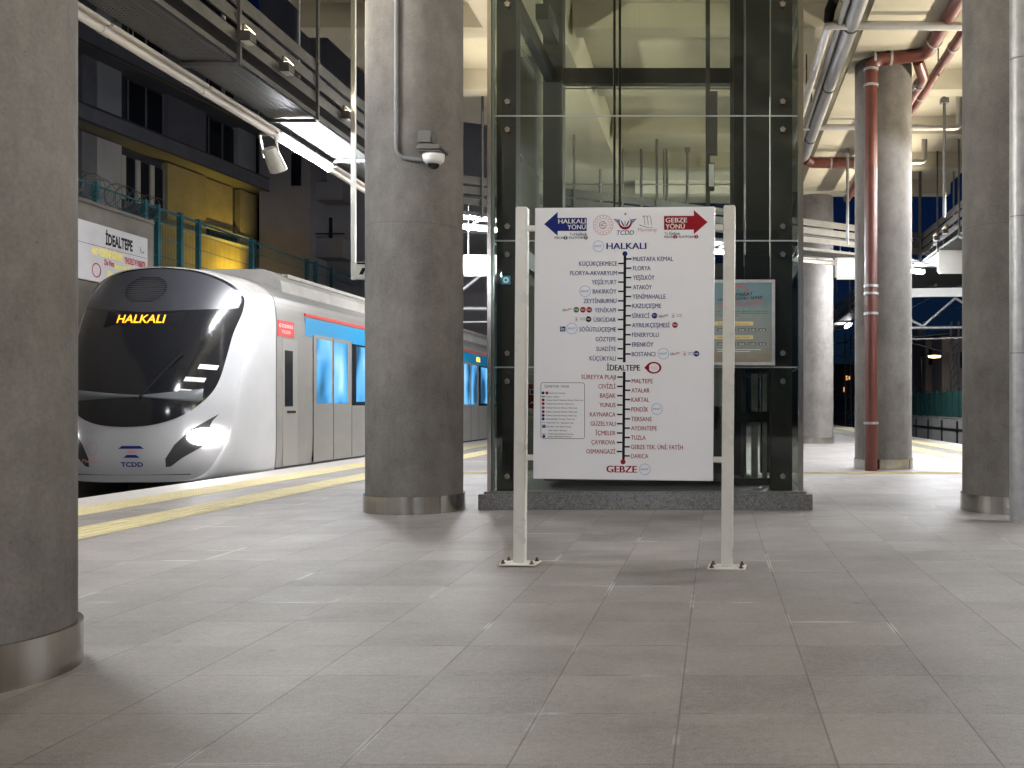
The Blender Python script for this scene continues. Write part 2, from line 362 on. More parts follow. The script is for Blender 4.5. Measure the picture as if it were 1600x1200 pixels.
tactile('tactile_paving', -5.77, -5.27, 4, 60, False)
tactile('tactile_paving', 5.98, 6.52, 5, 60, True)
tactile('tactile_paving', 4.94, 5.42, 4, 60, False)
tactile('tactile_paving', -5.27, 4.94, 15.95, 16.35, False, 'x')

# ------------------------------------------------------------------ columns
def column(x, y, top, label):
    r = thing('concrete_column', label, 'column', (x, y, 0), group='round concrete columns of the viaduct')
    b = MB(); b.lathe([(.5, 0), (.5, top)], 0, 0, 72); b.build('shaft', M_col, r, False)
    b = MB(); b.lathe([(.521, 0.0), (.521, .18)], 0, 0, 72); b.lathe([(.521, .18), (.5, .1805)], 0, 0, 72)
    b.box(-.004, .004, -.5265, -.518, 0.003, .178)
    b.build('skirt', M_cap, r, False)
    return r
c1 = column(-3.2, 4.0, 7.14, 'dark round concrete column at the left edge, nearest of all')
dup(c1, (-3.2, 10.42, 0), 'round concrete column carrying the dome camera, beside the passing train', .8)
dup(c1, (-3.2, 17.4, 0), 'round concrete column behind the glass lift shaft, seen through its side', 1.7)
dup(c1, (3.14, 10.42, 0), 'round concrete column at the right edge with a galvanised pipe before it', -.45)
dup(c1, (2.98, 17.4, 0), 'round concrete column with the red drain pipe running down its front', .9)
column(3.02, 29.3, 7.74, 'farthest round concrete column, right beside the lift shaft edge')
dup(c1, (3.1, 4.0, 0), 'round concrete column outside the picture on the right', .2)

# ------------------------------------------------------------------ viaduct overhead
root = thing('viaduct', 'cream concrete viaduct deck with cross beams over the platform', 'viaduct', (0, 0, 7.15))
pl = [(-7.0, -16), (-7.0, 22.3), (-5.3, 23.2), (-4.9, 31.6), (1.6, 32.2), (2.0, 30.4), (7.0, 30.2), (7.0, -16)]
b = MB(); b.prism(pl, lambda x, y, d: (x, y, d), 7.75, 8.4); b.build('deck', M_cream, root)
for x in (-3.1, 3.0):
    b = MB(); ye = 25.0 if x < 0 else 27.6
    b.prism([(x - .62, 7.16), (x + .62, 7.16), (x + .72, 7.745), (x - .72, 7.745)], lambda x, z, d: (x, d, z), -15, ye); b.build('girder', M_cream, root)
for k in range(-4, 7):
    y = 9.9 + 3.15 * k + .2
    b = MB()
    segs = [(-6.9, -3.84), (-2.36, 2.26), (3.74, 6.9)]
    for s, (xa, xb) in enumerate(segs):
        if y > 22.2 and s == 0: continue
        if y > 24 and s == 1: xb = 1.9
        if y > 25.5 and s == 2: xa = 3.74 if y < 27 else 2.6
        b.prism([(y - .22, 7.36), (y + .22, 7.36), (y + .27, 7.747), (y - .27, 7.747)], lambda yy, z, d: (d, yy, z), xa, xb)
    b.build('cross_beam', M_cream, root)

# ------------------------------------------------------------------ service gantries with light tubes
def gantry(label, loc, rotz, L, posts, hang=True):
    g = thing('service_gantry', label, 'cable gantry', loc, (0, 0, rotz), 'cable gantries round the platform')
    b = MB(); b.box(-.30, .33, 0, L, 0, .004); b.build('perforated_tray', M_perf, g, False)
    b = MB(); b.box(-.30, -.296, 0, L, .005, .1); b.box(-.30, -.27, 0, L, .1, .104); b.build('tray_side', M_galv_dark, g, False)
    for z, h in ((0.015, .05), (.22, .03), (.44, .05), (.655, .05)):
        b = MB(); b.box(.335, .365, 0, L, z, z + h); b.box(.336, .35, 0, L, z + h, z + h + .12 if z > .1 else z + h + .02); b.build('rail', M_galv_dark, g, False)
    b = MB(); b.box(-.1, .2, 0, L, .42, .426); b.box(.196, .2, 0, L, .427, .5); b.build('upper_tray', M_galv_dark, g, False)
    b = MB()
    for k in range(7): b.tube([(-.22 + k * .07, 0, .03 + .006 * (k % 3)), (-.2 + k * .07, L, .03)], .013, 6)
    b.build('cable_bundle', M_black, g, False)
    for y in posts:
        b = MB(); b.bar((.385, y, -.03), (.385, y, 2.6), .045, .035); b.build('hanger', M_galv_dark, g, False)
        b = MB(); b.bar((-.36, y, -.035), (.36, y, -.035), .04, .05); b.build('cross_arm', M_galv_dark, g, False)
        if hang:
            b = MB(); b.bar((-.33, y + 1.05, .0), (-.33, y + 1.05, 2.6), .05, .03)
            for k in range(40): b.box(-.318, -.31, y + 1.035, y + 1.065, .3 + k * .055, .325 + k * .055)
            b.build('slotted_hanger', M_galv, g, False)
    return g
GZ = 5.13
g_left = gantry('grey cable gantry along the left platform edge above the train', (-5.95, -18, GZ), 0, 38.6, [0.2 + 2.25 * k for k in range(18)])
ang = math.atan2(28.1 - 20.5, 6.2 + 5.95)
g_cross = gantry('grey cable gantry crossing behind the lift to the right side', (-5.95 + .3, 20.5 + .25, GZ), ang - math.pi / 2, 13.9, [.6 + 2.1 * k for k in range(7)], False)
g_right = gantry('grey cable gantry along the right platform edge, mostly behind columns', (6.15, 28.0, GZ), math.pi, 46, [0.3 + 2.25 * k for k in range(20)])

def tube_light(loc, rotz, lit, label):
    r = thing('tube_light', label, 'tube light', loc, (0, 0, rotz), 'tube lights under the gantries')
    b = MB(); b.box(-.085, .085, .02, 1.96, .047, .085, .01); b.tube([(0, .0, .0), (0, .07, 0)], .052, 14); b.tube([(0, 1.91, .0), (0, 1.98, 0)], .052, 14)
    for y in (.5, 1.45): b.tube([(0, y, .07), (0, y, .2)], .006, 6)
    b.build('housing', M_white if lit else M_unlit, r, False)
    b = MB(); b.tube([(0, .071, 0), (0, 1.909, 0)], .042 if lit else .045, 16); b.build('diffuser', M_lit if lit else M_unlit, r, False)
    return r
lit0 = tube_light((-6.33, 14.1, 4.99), 0, True, 'lit white tube under the left gantry, beside the white floodlight')
off0 = tube_light((-6.33, 12.12, 4.99), 0, False, 'unlit tube just before the lit tube of the left gantry')
for k in range(-16, 3):
    if k in (0, -1): continue
    y = 14.1 + 1.98 * k
    if k in (-4, -12, -13, -14, -15): dup(lit0, (-6.33, y, 4.99), 'added unseen lit tube of the left gantry, outside the picture or behind columns')  # unseen lit tubes added to raise the light on floor and sign
    else:
        lab = {-2: 'unlit pale tube by the dark column at the top left', 1: 'unlit tube just past the lit tube of the left gantry, beside the camera column'}.get(k, 'unlit tube of the left gantry hidden by columns or outside the picture')
        dup(off0, (-6.33, y, 4.99), lab)
dirv = Vector((math.cos(ang), math.sin(ang), 0)); nrm = Vector((-math.sin(ang), math.cos(ang), 0))
for k in range(7):
    p = Vector((-5.65, 20.75, 4.99)) + dirv * (.15 + 1.98 * k) + nrm * .33
    if k % 3 == 0: dup(lit0, p, 'lit tube of the cross gantry, glowing between the camera column and the lift' if k == 0 else 'lit tube of the cross gantry behind the lift or a column', ang - math.pi / 2)
    else: dup(off0, p, 'unlit tube of the cross gantry behind the lift', ang - math.pi / 2)
for k in range(22):
    p = (6.48, 28.0 - 1.98 * (k + 1) + .1, 4.99)
    if k in (0, 3, 4, 6, 9, 18, 19, 20, 21): dup(lit0, p, 'lit tube glowing above the white panel at the far right' if k == 0 else 'added unseen lit tube of the right gantry, hidden by columns or outside the picture')  # all but the first are unseen lamps added for the light level
    else: dup(off0, p, 'unlit tube of the right gantry hidden by columns or outside the picture')

M_flood = emit_mat('added_lens_glow', (1.0, .86, .62), 1.0)  # glow added to the floodlight lenses to brighten the deck edge
dup(lit0, (6.42, 46.3, 4.99), 'far lit tube glimpsed between the two right hand columns')
gantry('far piece of cable gantry beyond the cross gantry on the right', (6.1, 60.0, GZ), math.pi, 21, [.3 + 4.5 * k for k in range(5)], False)
# small floodlights on the inner rail, some added unseen, and the big white projector
def flood(x, y, sgn, label):
    r = thing('small_floodlight', label, 'floodlight', (x, y, GZ + .3), (0, 0, 0), 'small floodlights clipped to the gantry rail')
    b = MB(); b.box(0, .13 * sgn, -.09, .09, -.06, .06, .01); b.bar((.02 * sgn, 0, .06), (.02 * sgn, 0, .16), .03, .03); b.build('housing', M_galv_dark, r, False)
    b = MB(); b.box(.02 * sgn, .12 * sgn, -.08, .08, -.068, -.0615); b.build('lit_underside_plate', M_white, r, False)  # white plate puts the lit underside into the colour
    b = MB(); b.box(.06 * sgn, .125 * sgn, -.075, .075, .061, .066); b.add([(.066 * sgn, -.07, .13), (.127 * sgn, -.07, .067), (.127 * sgn, .07, .067), (.066 * sgn, .07, .13)], [(0, 1, 2, 3)]); b.build('lens', M_flood, r, False)
    l = bpy.data.lights.new('added_deck_beam', 'SPOT'); l.energy = FLOOD; l.color = (1, .9, .7); l.spot_size = math.radians(150); l.spot_blend = 1.0; l.shadow_soft_size = .07  # beam added to each fixture to brighten the deck overhead
    o = bpy.data.objects.new('added_deck_beam', l); C.objects.link(o); o.parent = r; o.location = (.15 * sgn, 0, .12)
    o.rotation_euler = Vector((6.0 * sgn, random.uniform(-.6, .6), 2.3)).to_track_quat('-Z', 'Y').to_euler()
    return r
flood(-5.56, 11.5, 1, 'small grey floodlight on the left gantry rail, nearest of three')
flood(-5.56, 12.55, 1, 'small grey floodlight on the left gantry rail, above the white projector')
flood(-5.56, 14.6, 1, 'small grey floodlight on the left gantry rail, nearest the camera column')
flood(5.74, 25.2, -1, 'small grey floodlight on the right gantry rail, left one of a pair')
flood(5.74, 24.2, -1, 'small grey floodlight on the right gantry rail, right one of a pair')
for k in range(6):
    flood(-5.56, 8.5 - 3 * k, 1, 'added unseen floodlight of the left gantry, outside the picture'); flood(5.74, 21.2 - 3 * k if k > 3 else 21.2 - 3 * k, -1, 'added unseen floodlight of the right gantry, hidden by columns or outside the picture')  # unseen floodlights added for more light on the deck
flood(-5.56, 18.0, 1, 'added unseen floodlight of the left gantry behind the camera column')
for k in range(3): flood(5.74, 3.2 - 3 * k, -1, 'added unseen floodlight of the right gantry, hidden by columns or outside the picture')
r = thing('projector_lamp', 'cream cylinder projector hanging at the start of the lit tube', 'projector', (-6.38, 14.0, 4.9))
b = MB(); b.tube([(-6.36, 13.95, 4.78), (-6.3, 14.12, 4.5)], [.1, .125], 20); b.tube([(-6.3, 14.12, 4.5), (-6.298, 14.126, 4.49)], .105, 20); b.build('housing', M_post, r)
b = MB(); b.bar((-6.25, 13.9, 4.95), (-6.25, 14.02, 4.66), .02, .04); b.bar((-6.47, 13.9, 4.95), (-6.47, 14.02, 4.66), .02, .04); b.bar((-6.47, 13.9, 4.95), (-6.25, 13.9, 4.95), .04, .015)
b.build('bracket', M_post, r)

# ------------------------------------------------------------------ hanging signs and panels
r = thing('hanging_sign', 'white sign on a long pole hanging beside the camera column', 'hanging sign', at(556, 437, 14.6))
b = MB(); p = at(552.5, 100, 14.6); q = at(552.5, 437, 14.6); b.bar((p.x, 14.6, 7.74), q, .062, .062); b.build('pole', M_white, r)
b = MB(); p = at(556.5, 410, 14.6); q = at(600, 436, 14.6); b.box(p.x, q.x + .6, 14.55, 14.65, q.z, p.z, .008); b.build('panel', M_white, r)
b = MB(); b.box(p.x + .03, q.x + .55, 14.547, 14.549, p.z - .035, p.z - .01); fn = lambda a, c: (a, 14.547, c)
b.flat([(p.x + .06, q.z + .06), (p.x + .12, q.z + .06), (p.x + .17, q.z + .16), (p.x + .11, q.z + .16)], fn); b.build('lettering', M_black, r)
def panel(label, u0, v0, u1, v1, Y, extra=0.0):
    p = at(u0, v0, Y); q = at(u1, v1, Y); r = thing('light_box', label, 'light box', ((p.x + q.x) / 2, Y, q.z))
    b = MB(); b.box(p.x, q.x + extra, Y, Y + .16, q.z, p.z, .05); b.build('case', M_white, r)
    for x in (p.x + .15, q.x + extra - .15): b = MB(); b.tube([(x, Y + .08, p.z), (x, Y + .08, GZ + .6)], .015, 8); b.build('hanger', M_galv, r)
panel('white light box hanging left of the lift, by the camera column', 720, 398, 800, 431, 22.5)
panel('white light box hanging just left of the red drain pipe', 1305, 395, 1350, 436, 26.5, .3)
panel('white light box under the lit tube at the far right', 1466, 390, 1540, 427, 25.2)

# steel truss canopies beyond the platform end
def truss(label, x, y, rz):
    r = thing('canopy_truss', label, 'canopy truss', (x, y, 4.6), (0, 0, rz), 'canopy trusses beyond the lift')
    b = MB(); b.box(-2.6, 3.0, -.1, .1, .25, .55, .02); b.build('beam', M_white, r, False)
    b = MB()
    for a, c in (((-2.6, .2), (-.9, -.75)), ((-.9, -.75), (.2, .2)), ((.2, .2), (1.7, -.75)), ((1.7, -.75), (3, .2))): b.tube([(a[0], 0, a[1]), (c[0], 0, c[1])], .045, 8)
    b.tube([(-2.6, 0, -.8), (3, 0, -.8)], .05, 8); b.tube([(-2.6, .4, -1.2), (1.6, .4, -1.1)], .03, 8); b.build('brace', M_galv, r, False)
    b = MB()
    for k in range(6): b.bar((-2.5 + k, -.5, .6), (-2.5 + k, 7, 1.1), .06, .1)
    b.box(-2.6, 3.0, -.4, 7, 1.2, 1.24); b.build('roof', M_galv_dark, r, False)
    return r
truss('white steel canopy truss at the far right under the night sky', 8.0, 33.5, -.12)
truss('grey canopy truss left of the lift, seen past the camera column', -6.6, 27, .2)

# ------------------------------------------------------------------ lift shaft
FX0, FX1, FY, BY = -2.43, .92, 10.5, 13.75
lift = thing('glass_lift', 'glass lift shaft with dark steel frame on a granite plinth', 'lift shaft', (-.75, 12, 0))
b = MB(); b.box(-2.52, 1.03, 10.39, 14.0, 0, .165, .004); b.box(-2.47, .97, 10.44, 13.95, .165, .19, .004)
b.build('plinth', M_granite, lift)
TOP = 7.7
def part(name, m, *boxes):
    b = MB()
    for q in boxes: b.box(*q)
    return b.build(name, m, lift)
part('post', M_steel_dark, (FX0 + .06, FX0 + .27, FY + .1, FY + .34, .19, TOP)); part('post', M_steel_dark, (FX1 - .32, FX1 - .09, FY + .1, FY + .36, .19, TOP))
part('post', M_steel_dark, (FX0 + .06, FX0 + .33, BY - .3, BY - .06, .19, TOP)); part('post', M_steel_dark, (FX1 - .72, FX1 - .5, BY - .3, BY - .06, .19, TOP))
part('post', M_steel_dark, (FX1 - .3, FX1 - .08, BY - .3, BY - .06, .19, TOP))
for z in (2.75, 5.56):
    part('crossbeam', M_steel_dark, (FX0 + .33, FX1 - .72, BY - .24, BY - .1, z, z + .21))
    part('crossbeam', M_steel_dark, (FX0 + .1, FX0 + .2, FY + .34, BY - .3, z, z + .21)); part('crossbeam', M_steel_dark, (FX1 - .2, FX1 - .1, FY + .36, BY - .3, z, z + .21))
part('crossbeam', M_steel_dark, (FX0 + .15, FX0 + .31, FY + 1.9, BY - .5, 6.0, 6.2))
for x0, x1, y in ((FX0 - .012, FX0 + .03, FY - .03), (FX1 - .035, FX1 + .02, FY - .03)):
    part('stainless_edge', M_cap, (x0, x1, y, y + .09, .191, TOP))
part('glass_edge', mat('glass_edge_light', (.35, .42, .42), .12, .3), (FX0 + .031, FX0 + .052, FY + .02, FY + .06, .2, TOP))
JZ = [.2, 1.52, 2.877, 4.216, 5.56, 6.9, TOP]
for z0, z1 in zip(JZ[:-1], JZ[1:]):
    part('glass_pane', M_glass, (FX0 + .055, FX1 - .04, FY, FY + .012, z0 + .008, z1 - .008))
    part('glass_pane', M_glass, (FX0 + .01, FX0 + .022, FY + .08, BY - .02, z0 + .008, z1 - .008))
    part('glass_pane', M_glass, (FX1 - .012, FX1, FY + .08, BY - .02, z0 + .008, z1 - .008))
    part('glass_pane', M_glass, (FX0 + .055, FX1 - .04, BY - .02, BY - .008, z0 + .008, z1 - .008))
    if z1 < TOP:
        part('glass_joint', M_glass_edge, (FX0 + .055, FX1 - .04, FY + .001, FY + .011, z1 - .007, z1 + .007), (FX0 + .012, FX0 + .02, FY + .08, BY - .02, z1 - .007, z1 + .007), (FX1 - .01, FX1 - .002, FY + .08, BY - .02, z1 - .007, z1 + .007),
             (FX0 + .055, FX1 - .04, BY - .018, BY - .01, z1 - .007, z1 + .007))
for x in (FX0 + .2, FX1 - .2):
    for z1 in JZ[:-1]:
        for dz in (-.15, .15):
            z = z1 + dz
            if z < .3: continue
            b = MB(); b.tube([(x, FY - .014, z), (x, FY - .001, z)], [.026, .03], 20); b.tube([(x, FY + .013, z), (x, FY + .1, z)], .02, 10)
            for k in range(5):
                a = k * 2 * math.pi / 5 + .3; b.tube([(x + .022 * math.cos(a), FY - .022, z + .022 * math.sin(a)), (x + .022 * math.cos(a), FY - .012, z + .022 * math.sin(a))], .011, 8)
            b.build('glass_bolt', M_cap, lift)
# machinery inside
for u in (960, 968.5):
    p = at(u, 0, 12.2); b = MB(); b.tube([(p.x, 12.2, .3), (p.x, 12.2, TOP)], .016, 8); b.build('hoist_cable', M_black, lift)
p = at(1152, 0, 12.6); part('guide_rail', M_steel_dark, (p.x - .05, p.x + .09, 12.6, 12.72, .2, TOP))
p = at(1163, 0, 12.6); part('guide_rail', M_galv_dark, (p.x + .0, p.x + .02, 12.75, 12.79, .2, TOP))
part('counterweight_frame', M_steel_dark, (.36, .66, 11.6, 12.6, 2.9, TOP), (.34, .66, 11.5, 11.58, 1.5, 2.88))
for u, w_, m in ((1179, .075, M_galv), (1195, .05, M_galv), (1160, .03, M_galv_dark)):
    p = at(u, 0, 11.4); part('guide_rail', m, (p.x - w_ / 2, p.x + w_ / 2, 11.4, 11.47, .2, 1.48))
part('rail_clamp', M_steel_dark, (.24, .66, 11.36, 11.39, .92, 1.04)); part('buffer_base', M_steel_dark, (.2, .68, 11.3, 11.9, .2, .27))
b = MB(); p = at(1205.5, 0, 10.75); b.tube([(p.x, 10.78, 2.75), (p.x, 10.78, 4.5)], .022, 10); b.build('conduit', M_galv, lift)  # added rod stands in for a pale tube reflection in the glass
b = MB(); p = at(1106, 0, 13.3); b.bar((p.x, 13.3, 2.9), (p.x, 13.3, TOP), .075, .06); b.box(p.x + .01, p.x + .13, 13.2, 13.28, 4.5, 5.35); b.box(p.x + .02, p.x + .09, 13.18, 13.27, 4.02, 4.38); b.build('cable_duct', M_galv_dark, lift)
b = MB(); b.box(p.x + .015, p.x + .085, 13.17, 13.178, 4.06, 4.36); b.build('cover_plate', M_white, lift)
# car standing at platform level
b = MB(); b.box(-1.95, .2, 11.1, 13.2, .26, .34); b.box(-1.95, .2, 11.1, 13.2, 2.55, 2.72); b.box(-1.95, -1.87, 11.1, 13.2, .34, 2.55); b.box(.12, .2, 11.1, 13.2, .34, 2.55); b.box(-1.87, .12, 13.1, 13.2, .34, 2.55)
b.build('lift_car', mat('dark_car_panels', (.06, .062, .062), .35, .3, var=.2), lift)
b = MB(); b.box(-1.86, .11, 11.12, 11.16, 1.1, 2.54); b.build('car_window', mat('car_grey_panel', (.16, .17, .165), .3, .2), lift)
# red notice on the left glass
r = thing('red_notice', 'red notice stuck inside the left lift glass beside the sign post', 'notice', (-2.25, 11.9, 1.1))
b = MB(); b.box(-2.3, -1.72, 11.9, 11.91, 1.08, 1.37); b.build('sheet', M_red, r)
b = MB(); text(b, 'DİKKAT', -2.26, -1.76, 1.24, .07, lambda a, c: (a, 11.897, c)); text(b, 'ASANSÖR', -2.26, -1.76, 1.13, .03, lambda a, c: (a, 11.897, c)); b.build('lettering', M_wprint, r)
# little blue sticker on the post
r = thing('blue_sticker', 'small blue square sticker behind the glass left of the sign', 'sticker', at(791, 437, 10.49))
p = at(784, 431, 10.485); q = at(797, 444, 10.485); b = MB(); b.box(p.x, q.x, 10.488, 10.494, q.z, p.z); b.build('sheet', mat('turquoise_sticker', (.02, .22, .32), .3), r)
b = MB(); disc(b, (p.x + q.x) / 2, (p.z + q.z) / 2, .03, lambda a, c: (a, 10.486, c), 12, .018); b.build('emblem', M_wprint, r)

# poster in a clip frame
r = thing('timetable_poster', 'teal and brown timetable poster in a silver clip frame on the lift glass', 'poster', (.3, 10.44, 1.5))
PY = 10.45
def PF(d): return lambda u, v: (at(u, v, PY).x, PY - d, at(u, v, PY).z)
p = at(1098, 437, PY); q = at(1211, 571, PY)
b = MB(); b.box(p.x, q.x, PY, PY + .03, q.z, p.z); b.build('backing', M_galv, r)
b = MB(); fw = .035
b.box(p.x, q.x, PY - .012, PY, p.z - fw, p.z, .004); b.box(p.x, q.x, PY - .012, PY, q.z, q.z + fw, .004); b.box(p.x, p.x + fw, PY - .0115, PY, q.z + fw, p.z - fw, .004); b.box(q.x - fw, q.x, PY - .0115, PY, q.z + fw, p.z - fw, .004)
b.build('frame', M_galv, r)
mp_ = mat('poster_print', (.2, .27, .26), .35); t, bs = nodes_of(mp_)
tc = t.nodes.new('ShaderNodeTexCoord'); sp = t.nodes.new('ShaderNodeSeparateXYZ'); t.links.new(tc.outputs['Object'], sp.inputs[0])
nz = t.nodes.new('ShaderNodeTexNoise'); nz.inputs['Scale'].default_value = 5; nz.inputs['Detail'].default_value = 6; t.links.new(tc.outputs['Object'], nz.inputs[0])
ad = t.nodes.new('ShaderNodeMath'); ad.operation = 'MULTIPLY_ADD'; ad.inputs[1].default_value = .45; t.links.new(nz.outputs[0], ad.inputs[0]); t.links.new(sp.outputs[2], ad.inputs[2])
cr = t.nodes.new('ShaderNodeValToRGB'); e = cr.color_ramp.elements; e[0].position = 0.13; e[0].color = (.14, .115, .085, 1); e[1].position = .95; e[1].color = (.1, .17, .19, 1)
k1 = e.new(.33); k1.color = (.2, .165, .12, 1); k2 = e.new(.45); k2.color = (.2, .225, .2, 1); k3 = e.new(.8); k3.color = (.17, .205, .19, 1)
t.links.new(ad.outputs[0], cr.inputs[0]); t.links.new(cr.outputs[0], bs.inputs['Base Color'])
b = MB(); b.box(p.x + fw, q.x - fw, PY - .004, PY - .001, q.z + fw, p.z - fw); b.build('print', mp_, r)
f = PF(.006)
b = MB(); 
b.add([f(1157 + 12 * math.cos(a) * s, 458 - 12 * math.sin(a) * s) for s in (1, .84) for a in [math.pi * k / 16 for k in range(17)]], [(k, k + 1, k + 18, k + 17) for k in range(16)])
def ptext(b, s, u0, u1, v, cap, sk=0.0, bold=0.0):
    vs, fs = glyphs(s, bold, 0.0); a = min(x.x for x in vs); w_ = max(x.x for x in vs) - a
    b.add([f(u0 + (x.x - a) / w_ * (u1 - u0), v - x.y / .7 * cap - sk * (x.x - a) / w_ * (u1 - u0)) for x in vs], fs)
ptext(b, 'SAATLERİ UZATILDI!', 1122, 1192, 479.5, 7, .06); b.build('red_lettering', mat('poster_red', (.4, .06, .035), .4), r)
b = MB(); ptext(b, 'MARMARAY', 1134, 1176, 464.5, 6, .06); ptext(b, 'HAFTA SONU SEFER', 1122, 1192, 470.5, 4, .06)
for vv in (487, 490.2, 493.5): ptext(b, 'cuma cumartesi gece seferleri', 1110, 1200 if vv < 491 else 1155, vv, 1.6)
ptext(b, 'Gebze - Halkalı Yönü', 1122, 1170, 507, 2.2); ptext(b, 'Halkalı - Gebze Yönü', 1122, 1170, 528, 2.2)
b.flat([(1157, 458), (1151.5, 453.5), (1152, 453)], f); b.build('lettering', M_black, r)
f = PF(.0052); b = MB()
for vv in (502.5, 524): b.flat([(1106, vv), (1176, vv), (1177, vv + 1.5), (1177, vv + 4.5), (1176, vv + 6), (1106, vv + 6)], f)
b.build('caption_bar', mat('poster_cream', (.55, .45, .22), .4), r)
for vv in (513, 535):
    for k in range(5): b = MB(); b.flat([(1121 + k * 16, vv), (1133 + k * 16, vv), (1133 + k * 16, vv + 4.5), (1121 + k * 16, vv + 4.5)], f); b.build('time_box', mat('poster_grey', (.09, .09, .085), .4), r)
f = PF(.0068); b = MB()
for vv in (516.8, 538.8):
    for k, s in enumerate(('23.30', '00.00', '00.30', '01.00', '01.30')): ptext(b, s, 1123 + k * 16, 1131 + k * 16, vv, 2.4)
for a, c, vv in ((1121, 1189, 546), (1121, 1172, 549)): b.flat([(a, vv), (c, vv), (c, vv + .7), (a, vv + .7)], f)
b.build('white_lettering', M_wprint, r)

# ------------------------------------------------------------------ the route map sign
SY = 6.75; sc = SY / F
sgx = (972.7 - U0) / F * SY
sign = thing('route_map_sign', 'white route map board on two posts standing in front of the glass lift', 'route sign', (sgx, SY, 0), (0, math.radians(.43), math.radians(-4.2)))
def bx(u, v): return (u + (v - 884) * .0075 - 972.7) * sc          # photo pixels on the board -> metres on the board
def bz(v): return (884 - v) * sc
def lp(name, m, fill, **k):
    b = MB(); fill(b); return b.build(name, m, sign, False, **k)
for u in (809.6, 1136.2):
    x = (u - 972.7) * sc
    lp('post', M_post, lambda b: b.box(x - .039, x + .039, -.039, .039, .012, 2.475, .006))
    b = MB(); b.box(x - .13, x + .13, -.1, .1, .002, .012, .003); pl_ = b.build('base_plate', M_post, sign, False)
    for dx in (-.1, .1):
        for dy in (-.07, .07):
            b = MB(); b.tube([(x + dx, dy, .012), (x + dx, dy, .02)], .017, 6); b.tube([(x + dx, dy, .02), (x + dx, dy, .036)], .008, 8)
            o = b.build('bolt', mat('rusty_bolt', (.1, .06, .04), .6, .5), sign, False); o.parent = pl_
BXL, BXR, BZ0, BZ1 = bx(833.5, 537), bx(1116, 537), bz(749), bz(324.5)
lp('board', M_board, lambda b: b.box(BXL, BXR, -.02, .018, BZ0, BZ1, .002))
for v in (356, 716):
    for xa, xb in ((bx(818.5, v), BXL), (BXR, bx(1130, v))):
        lp('bracket', M_post, lambda b: b.box(xa, xb, -.018, .018, bz(v + 4.3), bz(v - 4.3), .004))
def G(d): return lambda u, v: (bx(u, -v), -.0205 - d, bz(-v))       # v is passed negated so that up is up
def T(b, s, x0, x1, yc, cap, d=.0012, bold=0.0, shear=0.0):
    e = bold * cap * .62                                             # bold = the same letters laid twice more, a hair aside and proud
    for k, dx in enumerate((0, -e, e) if bold else (0,)): text(b, s, x0 + e + dx, x1 - e + dx, -(yc + cap / 2), cap, G(d + .00015 * k), 0, shear)
left_b = [('KÜÇÜKÇEKMECE', 905, 965, 412), ('FLORYA-AKVARYUM', 891, 965, 426.8), ('YEŞİLYURT', 925, 964, 441), ('BAKIRKÖY', 926.5, 964, 455.5), ('ZEYTİNBURNU', 912, 964, 470.3), ('YENİKAPI', 929.5, 963, 484.7),
          ('ÜSKÜDAR', 928, 963, 499.5), ('SÖĞÜTLÜÇEŞME', 905.5, 963.5, 514.7), ('GÖZTEPE', 931, 963, 530), ('SUADİYE', 932, 963, 545), ('KÜÇÜKYALI', 921.5, 963, 560)]
right_b = [('MUSTAFA KEMAL', 990, 1053, 405), ('FLORYA', 990, 1017.5, 419.4), ('YEŞİLKÖY', 990, 1023.5, 434), ('ATAKÖY', 990, 1019.5, 449), ('YENİMAHALLE', 989.5, 1041, 463.5), ('KAZLIÇEŞME', 989, 1034, 478),
           ('SİRKECİ', 988.5, 1015.5, 493.5), ('AYRILIKÇEŞMESİ', 988.5, 1047.5, 508), ('FENERYOLU', 988.5, 1030.5, 523), ('ERENKÖY', 988.5, 1022, 538), ('BOSTANCI', 988, 1025, 553)]
left_r = [('SÜREYYA PLAJI', 908.5, 963, 589), ('CEVİZLİ', 935.5, 962.5, 603.5), ('BAŞAK', 938, 962.5, 618), ('YUNUS', 937, 962.5, 632.5), ('KAYNARCA', 922, 962.5, 647.3), ('GÜZELYALI', 923, 962.5, 661.7),
          ('İÇMELER', 931, 962.5, 676.2), ('ÇAYIROVA', 924.5, 962, 690.8), ('OSMANGAZİ', 916.5, 962, 705)]
right_r = [('MALTEPE', 988, 1021, 595), ('ATALAR', 987.5, 1016, 609.5), ('KARTAL', 987.5, 1015.5, 624), ('PENDİK', 987.3, 1014, 639), ('TERSANE', 987.3, 1019.5, 654), ('AYDINTEPE', 987, 1027.5, 668.4), ('TUZLA', 987, 1010, 683),
           ('GEBZE TEK. ÜNİ. FATİH', 986.8, 1068, 697.5), ('DARICA', 986.8, 1014, 711.7)]
for L, m in ((left_b + right_b, M_navy), (left_r + right_r, M_red)):
    for s, x0, x1, y in L: lp('station_name', m, lambda b: T(b, s, x0, x1, y, 6.8, bold=.02))
lp('terminus_name', M_navy, lambda b: T(b, 'HALKALI', 948, 1011, 384.7, 9.8, bold=.07)); lp('terminus_name', M_red, lambda b: T(b, 'GEBZE', 948, 996.5, 732.3, 10.6, bold=.085))
lp('current_station_name', M_black, lambda b: T(b, 'İDEALTEPE', 948.5, 1001, 574.3, 9, bold=.05))
def q4(b, u0, v0, u1, v1, d, du=0.0): g = G(d); b.flat([(u0, -v0), (u1, -v0), (u1 + du, -v1), (u0 + du, -v1)], g)
